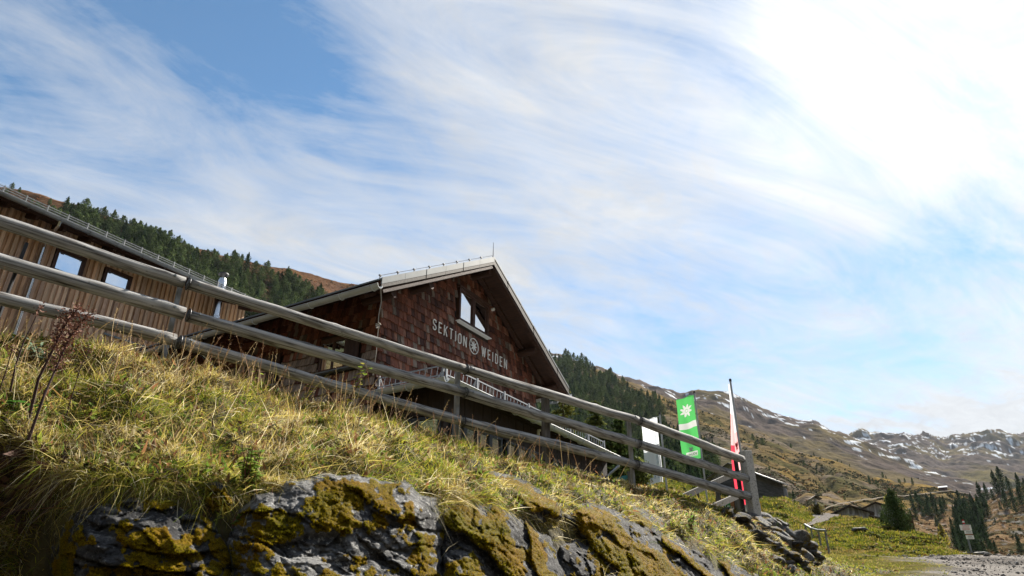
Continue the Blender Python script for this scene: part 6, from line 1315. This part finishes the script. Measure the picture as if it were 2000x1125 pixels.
# low dark clumps on the meadow
n = 9000; u = rng.uniform(1220, 1880, n); t = rng.uniform(0.02, .98, n); p, v, pk = meadow_pt(u, t); z = np.exp(np.log(pl(u, MBOT)[:, 1]) + (np.log(pl(u, MTOP)[:, 1]) - np.log(pl(u, MBOT)[:, 1])) * t); ok = (pk < .05) & (fbm(p / 3.5 + 8, 3) > .08); p, z = p[ok], z[ok]
mixc = rng.uniform(0, 1, (len(p), 1)); cc = np.where(mixc < .5, np.array([[.05, .06, .016]]), np.where(mixc < .9, np.array([[.13, .16, .03]]), np.array([[.16, .07, .03]]))); shrub_mass('ground_cover', 'low alpine rose cushions on the meadow and slope', p, z * rng.uniform(.0016, .0048, len(p)), cc * np.array([1, .92, 1]), per=12, m='leaf')
# seeding stalks
n = 420; u = np.concatenate([rng.uniform(-40, 1150, 330), rng.uniform(-60, 1400, 90)]); cr = pl(u, CREST)[:, 0]; v = cr + np.concatenate([rng.uniform(2, 60, 330), rng.uniform(30, 200, 90)]); ok = ~in_rock(u, v, 5); u, v = u[ok], v[ok]; n = len(u)
z = bank_z(u, v); p0 = bank_pt(u, v); d = rng.normal(0, .28, (n, 3)) + np.array([.1, 0, 1.]); d /= np.linalg.norm(d, axis=1)[:, None]; L_ = rng.uniform(.22, .62, n); bend = rng.normal(0, .14, (n, 3)) - np.array([0, 0, .08]); c = np.where(rng.uniform(0, 1, (n, 1)) < .6, np.array([[.46, .33, .16]]), np.array([[.30, .17, .09]])) * rng.uniform(.8, 1.2, (n, 1))
o = blades('grass_stalks', p0, d, L_, np.full(n, .0045) * np.clip(z / 7, .9, 1.8), bend, c, M['drystalk'], segs=5, taper=.5); tag(o, 'thin dry seeding stalks standing along the bank crest', 'grass stalks', None, 'stuff')
per = 16; T_ = np.tile(np.linspace(.74, 1.0, per), n); i_ = np.repeat(np.arange(n), per); hp0 = p0[i_] + d[i_] * (L_[i_] * T_)[:, None] + bend[i_] * (L_[i_] * T_ ** 2)[:, None]; hd = d[i_] * .9 + rng.normal(0, .55, (len(i_), 3)); hd /= np.linalg.norm(hd, axis=1)[:, None]
o = blades('grass_seed_heads', hp0, hd, rng.uniform(.012, .035, len(i_)) * (1.4 - T_[:] * .7), np.full(len(i_), .0045) * np.clip(z[i_] / 7, .9, 1.8), rng.normal(0, .2, (len(i_), 3)), c[i_] * .9, M['drystalk'], segs=2); tag(o, 'loose brown seed heads of the tall grass stalks', 'seed heads', None, 'stuff')
# leafy weeds
def leaf_plant(name, label, cat, u, v, stems, H, leafn, leafL, cols_, lean=(0, 0), leaf_lo=.3, wide=.7, dz=0.0):
    p = bank_pt(np.array([float(u)]), np.array([float(v)]))[0]; root = thing(name, label, cat, tuple(p)); st = MB(); LV, LF, LC = [], [], []
    for s in range(stems):
        a = random.uniform(0, 6.3); h = H * random.uniform(.65, 1.05); tip = Vector((math.cos(a) * h * .25 + lean[0] * h, math.sin(a) * h * .25 + lean[1] * h, h)); mid = tip * .5 + Vector((random.uniform(-.03, .03), random.uniform(-.03, .03), 0)); pts = [Vector((0, 0, -.03)), mid, tip]; st.tube(pts, [.006, .0045, .002], 6, c=(.16, .07, .05))
        for k in range(leafn):
            f = leaf_lo + (1 - leaf_lo) * (k + random.random() * .6) / leafn; q = mid * (f / .5) if f < .5 else mid.lerp(tip, (f - .5) / .5); b = random.uniform(0, 6.3); out = Vector((math.cos(b), math.sin(b), random.uniform(-.25, .5))).normalized(); L_ = leafL * random.uniform(.6, 1.15); sd_ = out.cross(Vector((0, 0, 1))).normalized(); up = sd_.cross(out)
            w = L_ * wide * .5; q0 = q + out * L_ * .12; n0 = len(LV); dr = -up * L_ * .18
            ring = [q0, q0 + out * L_ * .22 + sd_ * w * .8, q0 + out * L_ * .5 + sd_ * w + dr * .4, q0 + out * L_ * .8 + sd_ * w * .55 + dr, q0 + out * L_ + dr * 1.6, q0 + out * L_ * .8 - sd_ * w * .55 + dr, q0 + out * L_ * .5 - sd_ * w + dr * .4, q0 + out * L_ * .22 - sd_ * w * .8]; midp = q0 + out * L_ * .5 - up * L_ * .06
            LV += [tuple(x) for x in ring] + [tuple(midp)]; LF += [(n0 + i, n0 + (i + 1) % 8, n0 + 8) for i in range(8)]; c_ = random.choice(cols_); kk = random.uniform(.75, 1.25); LC += [tuple(x * kk for x in c_)] * 9
            st.tube([q, q0 + out * L_ * .05], .0018, 4, c=(.16, .09, .05))
    mesh_np('leaves', LV, [np.array(LF)], M['leaf'], root, cols=LC, world=False); st.build('stem', M['drystalk'], root); return root
yg = [(.30, .32, .05), (.22, .28, .05), (.38, .34, .07), (.16, .22, .04)]; gg = [(.12, .20, .04), (.09, .16, .03), (.17, .23, .05)]
leaf_plant('nettle', 'tall weed with yellow green leaves and bare brown tips in front of the lower rails', 'weed', 668, 800, 3, .62, 9, .075, yg, (.25, 0), .15, .8)
leaf_plant('nettle', 'shorter yellowing weed left of the tall yellow green weed at the crest', 'weed', 590, 780, 2, .40, 8, .065, yg, (.12, 0), .2, .8)
leaf_plant('nettle', 'thin yellow weed with few leaves below the bottom rail near the barn downspout', 'weed', 500, 752, 2, .36, 5, .055, yg, (-.1, 0), .3, .8)
leaf_plant('raspberry_plant', 'bright green leafy raspberry above the pale boulder', 'raspberry plant', 485, 962, 16, .30, 12, .060, gg + yg[:2], (0, -.25), .1, .75)
leaf_plant('raspberry_plant', 'green leafy sprig at the bottom edge left of the pale boulder', 'raspberry plant', 505, 1108, 5, .17, 8, .05, gg + yg[:2], (.1, -.3), .1, .8)
leaf_plant('raspberry_plant', 'small leafy sprout in the cleft beside the dark mossy rock', 'raspberry plant', 462, 1035, 4, .14, 7, .045, gg, (.2, -.2), .1, .8)
leaf_plant('herb', 'low leafy herb in the shade above the left boulder', 'herb', 262, 905, 6, .17, 8, .05, gg, (0, -.3), .1, .8)
leaf_plant('herb', 'yellow green herb patch in the middle of the left grass slope', 'herb', 172, 812, 6, .15, 7, .05, yg, (0, -.2), .1, .85)
leaf_plant('herb', 'fresh green herb clump on the right part of the bank above the moss slabs', 'herb', 1352, 1050, 9, .34, 9, .09, [(.14, .26, .04), (.18, .30, .06)], (0, -.2), .1, .4)
leaf_plant('rosette', 'broad green leaves at the foot of the dead dock stalks', 'leafy plant', 30, 800, 5, .13, 4, .10, [(.05, .13, .02), (.08, .16, .03)], (.1, -.2), .5, .75)
leaf_plant('thistle', 'pale blue green feathery plant near the crest at the left edge', 'plant', 60, 690, 6, .16, 14, .09, [(.16, .22, .16), (.20, .26, .18)], (.2, -.1), .1, .22)
leaf_plant('thistle', 'second pale feathery plant right of the first one by the dead stalks', 'plant', 108, 705, 5, .15, 12, .085, [(.16, .22, .16), (.20, .26, .18)], (.2, -.1), .1, .22)
def dock(label, pts_px, zc, r, head, n):
    p = [Pv(u, v, z_) for (u, v), z_ in zip(pts_px, zc)]; root = thing('dock_stalk', label, 'dead plant', tuple(p[0])); s = MB(); s.tube(p, np.linspace(r, r * .4, len(p)), 7, c=(.055, .03, .028)); s.build('stem', M['drystalk'], root, world=True)
    L = MB() ; V, D_, Ln = [], [], []
    for k in range(n):
        f = random.uniform(head, 1.02); x = f * (len(p) - 1); i = min(int(x), len(p) - 2); q = p[i].lerp(p[i + 1], x - i); sp_ = random.gauss(0, .028) * (1.25 - f * .6) * 2
        d = Vector((random.gauss(0, 1), random.gauss(0, 1), random.gauss(.3, 1))).normalized(); V.append(q + d * abs(sp_)); D_.append((d + Vector((0, 0, -.2))).normalized()); Ln.append(random.uniform(.008, .022))
    n_ = len(V); c = np.array([(.14, .060, .040), (.10, .045, .035), (.19, .09, .06)])[rng.integers(0, 3, n_)] * rng.uniform(.7, 1.3, (n_, 1)); blades('seed_head', np.array([tuple(x) for x in V]), np.array([tuple(x) for x in D_]), np.array(Ln), np.full(n_, .011), np.zeros((n_, 3)), c, M['drystalk'], root, segs=2, taper=.4)
dock('thick dead dock stalk leaning right with shaggy brown seed head over the bottom rail', [(50, 842), (75, 740), (100, 690), (128, 632), (150, 605)], [4.6, 4.65, 4.7, 4.75, 4.8], .011, .52, 750)
dock('second dead dock stalk right of the thick one with seed head to the barn wall', [(55, 860), (85, 775), (108, 722), (135, 660), (172, 615)], [4.4, 4.5, 4.6, 4.7, 4.75], .010, .50, 800)
dock('bare dark dead stalk left of the shaggy seed heads', [(20, 765), (30, 715), (45, 670), (66, 628), (76, 605)], [4.8, 4.8, 4.85, 4.9, 4.9], .007, .93, 40)
dock('thin reddish dead stalk at the left picture edge', [(-4, 770), (10, 730), (22, 690), (25, 680)], [4.7, 4.7, 4.7, 4.7], .005, .8, 30)
dock('dark withered stalk lying across the grass below the thistles', [(118, 850), (140, 775), (158, 715), (175, 680)], [5.0, 5.05, 5.1, 5.1], .005, .9, 30)

# ================================================================= air of the valley
hz = bpy.data.materials.new('valley air'); hz.use_nodes = True; t = hz.node_tree; t.nodes.clear(); o_ = t.nodes.new('ShaderNodeOutputMaterial'); pv_ = t.nodes.new('ShaderNodeVolumePrincipled'); pv_.inputs['Color'].default_value = (.80, .88, 1.0, 1); pv_.inputs['Density'].default_value = HAZE; t.links.new(pv_.outputs[0], o_.inputs['Volume'])
q = MB(); q.box((-6500, -6500, -400), (6500, 6500, 1250)); o = q.build('haze', hz); tag(o, kind='stuff')
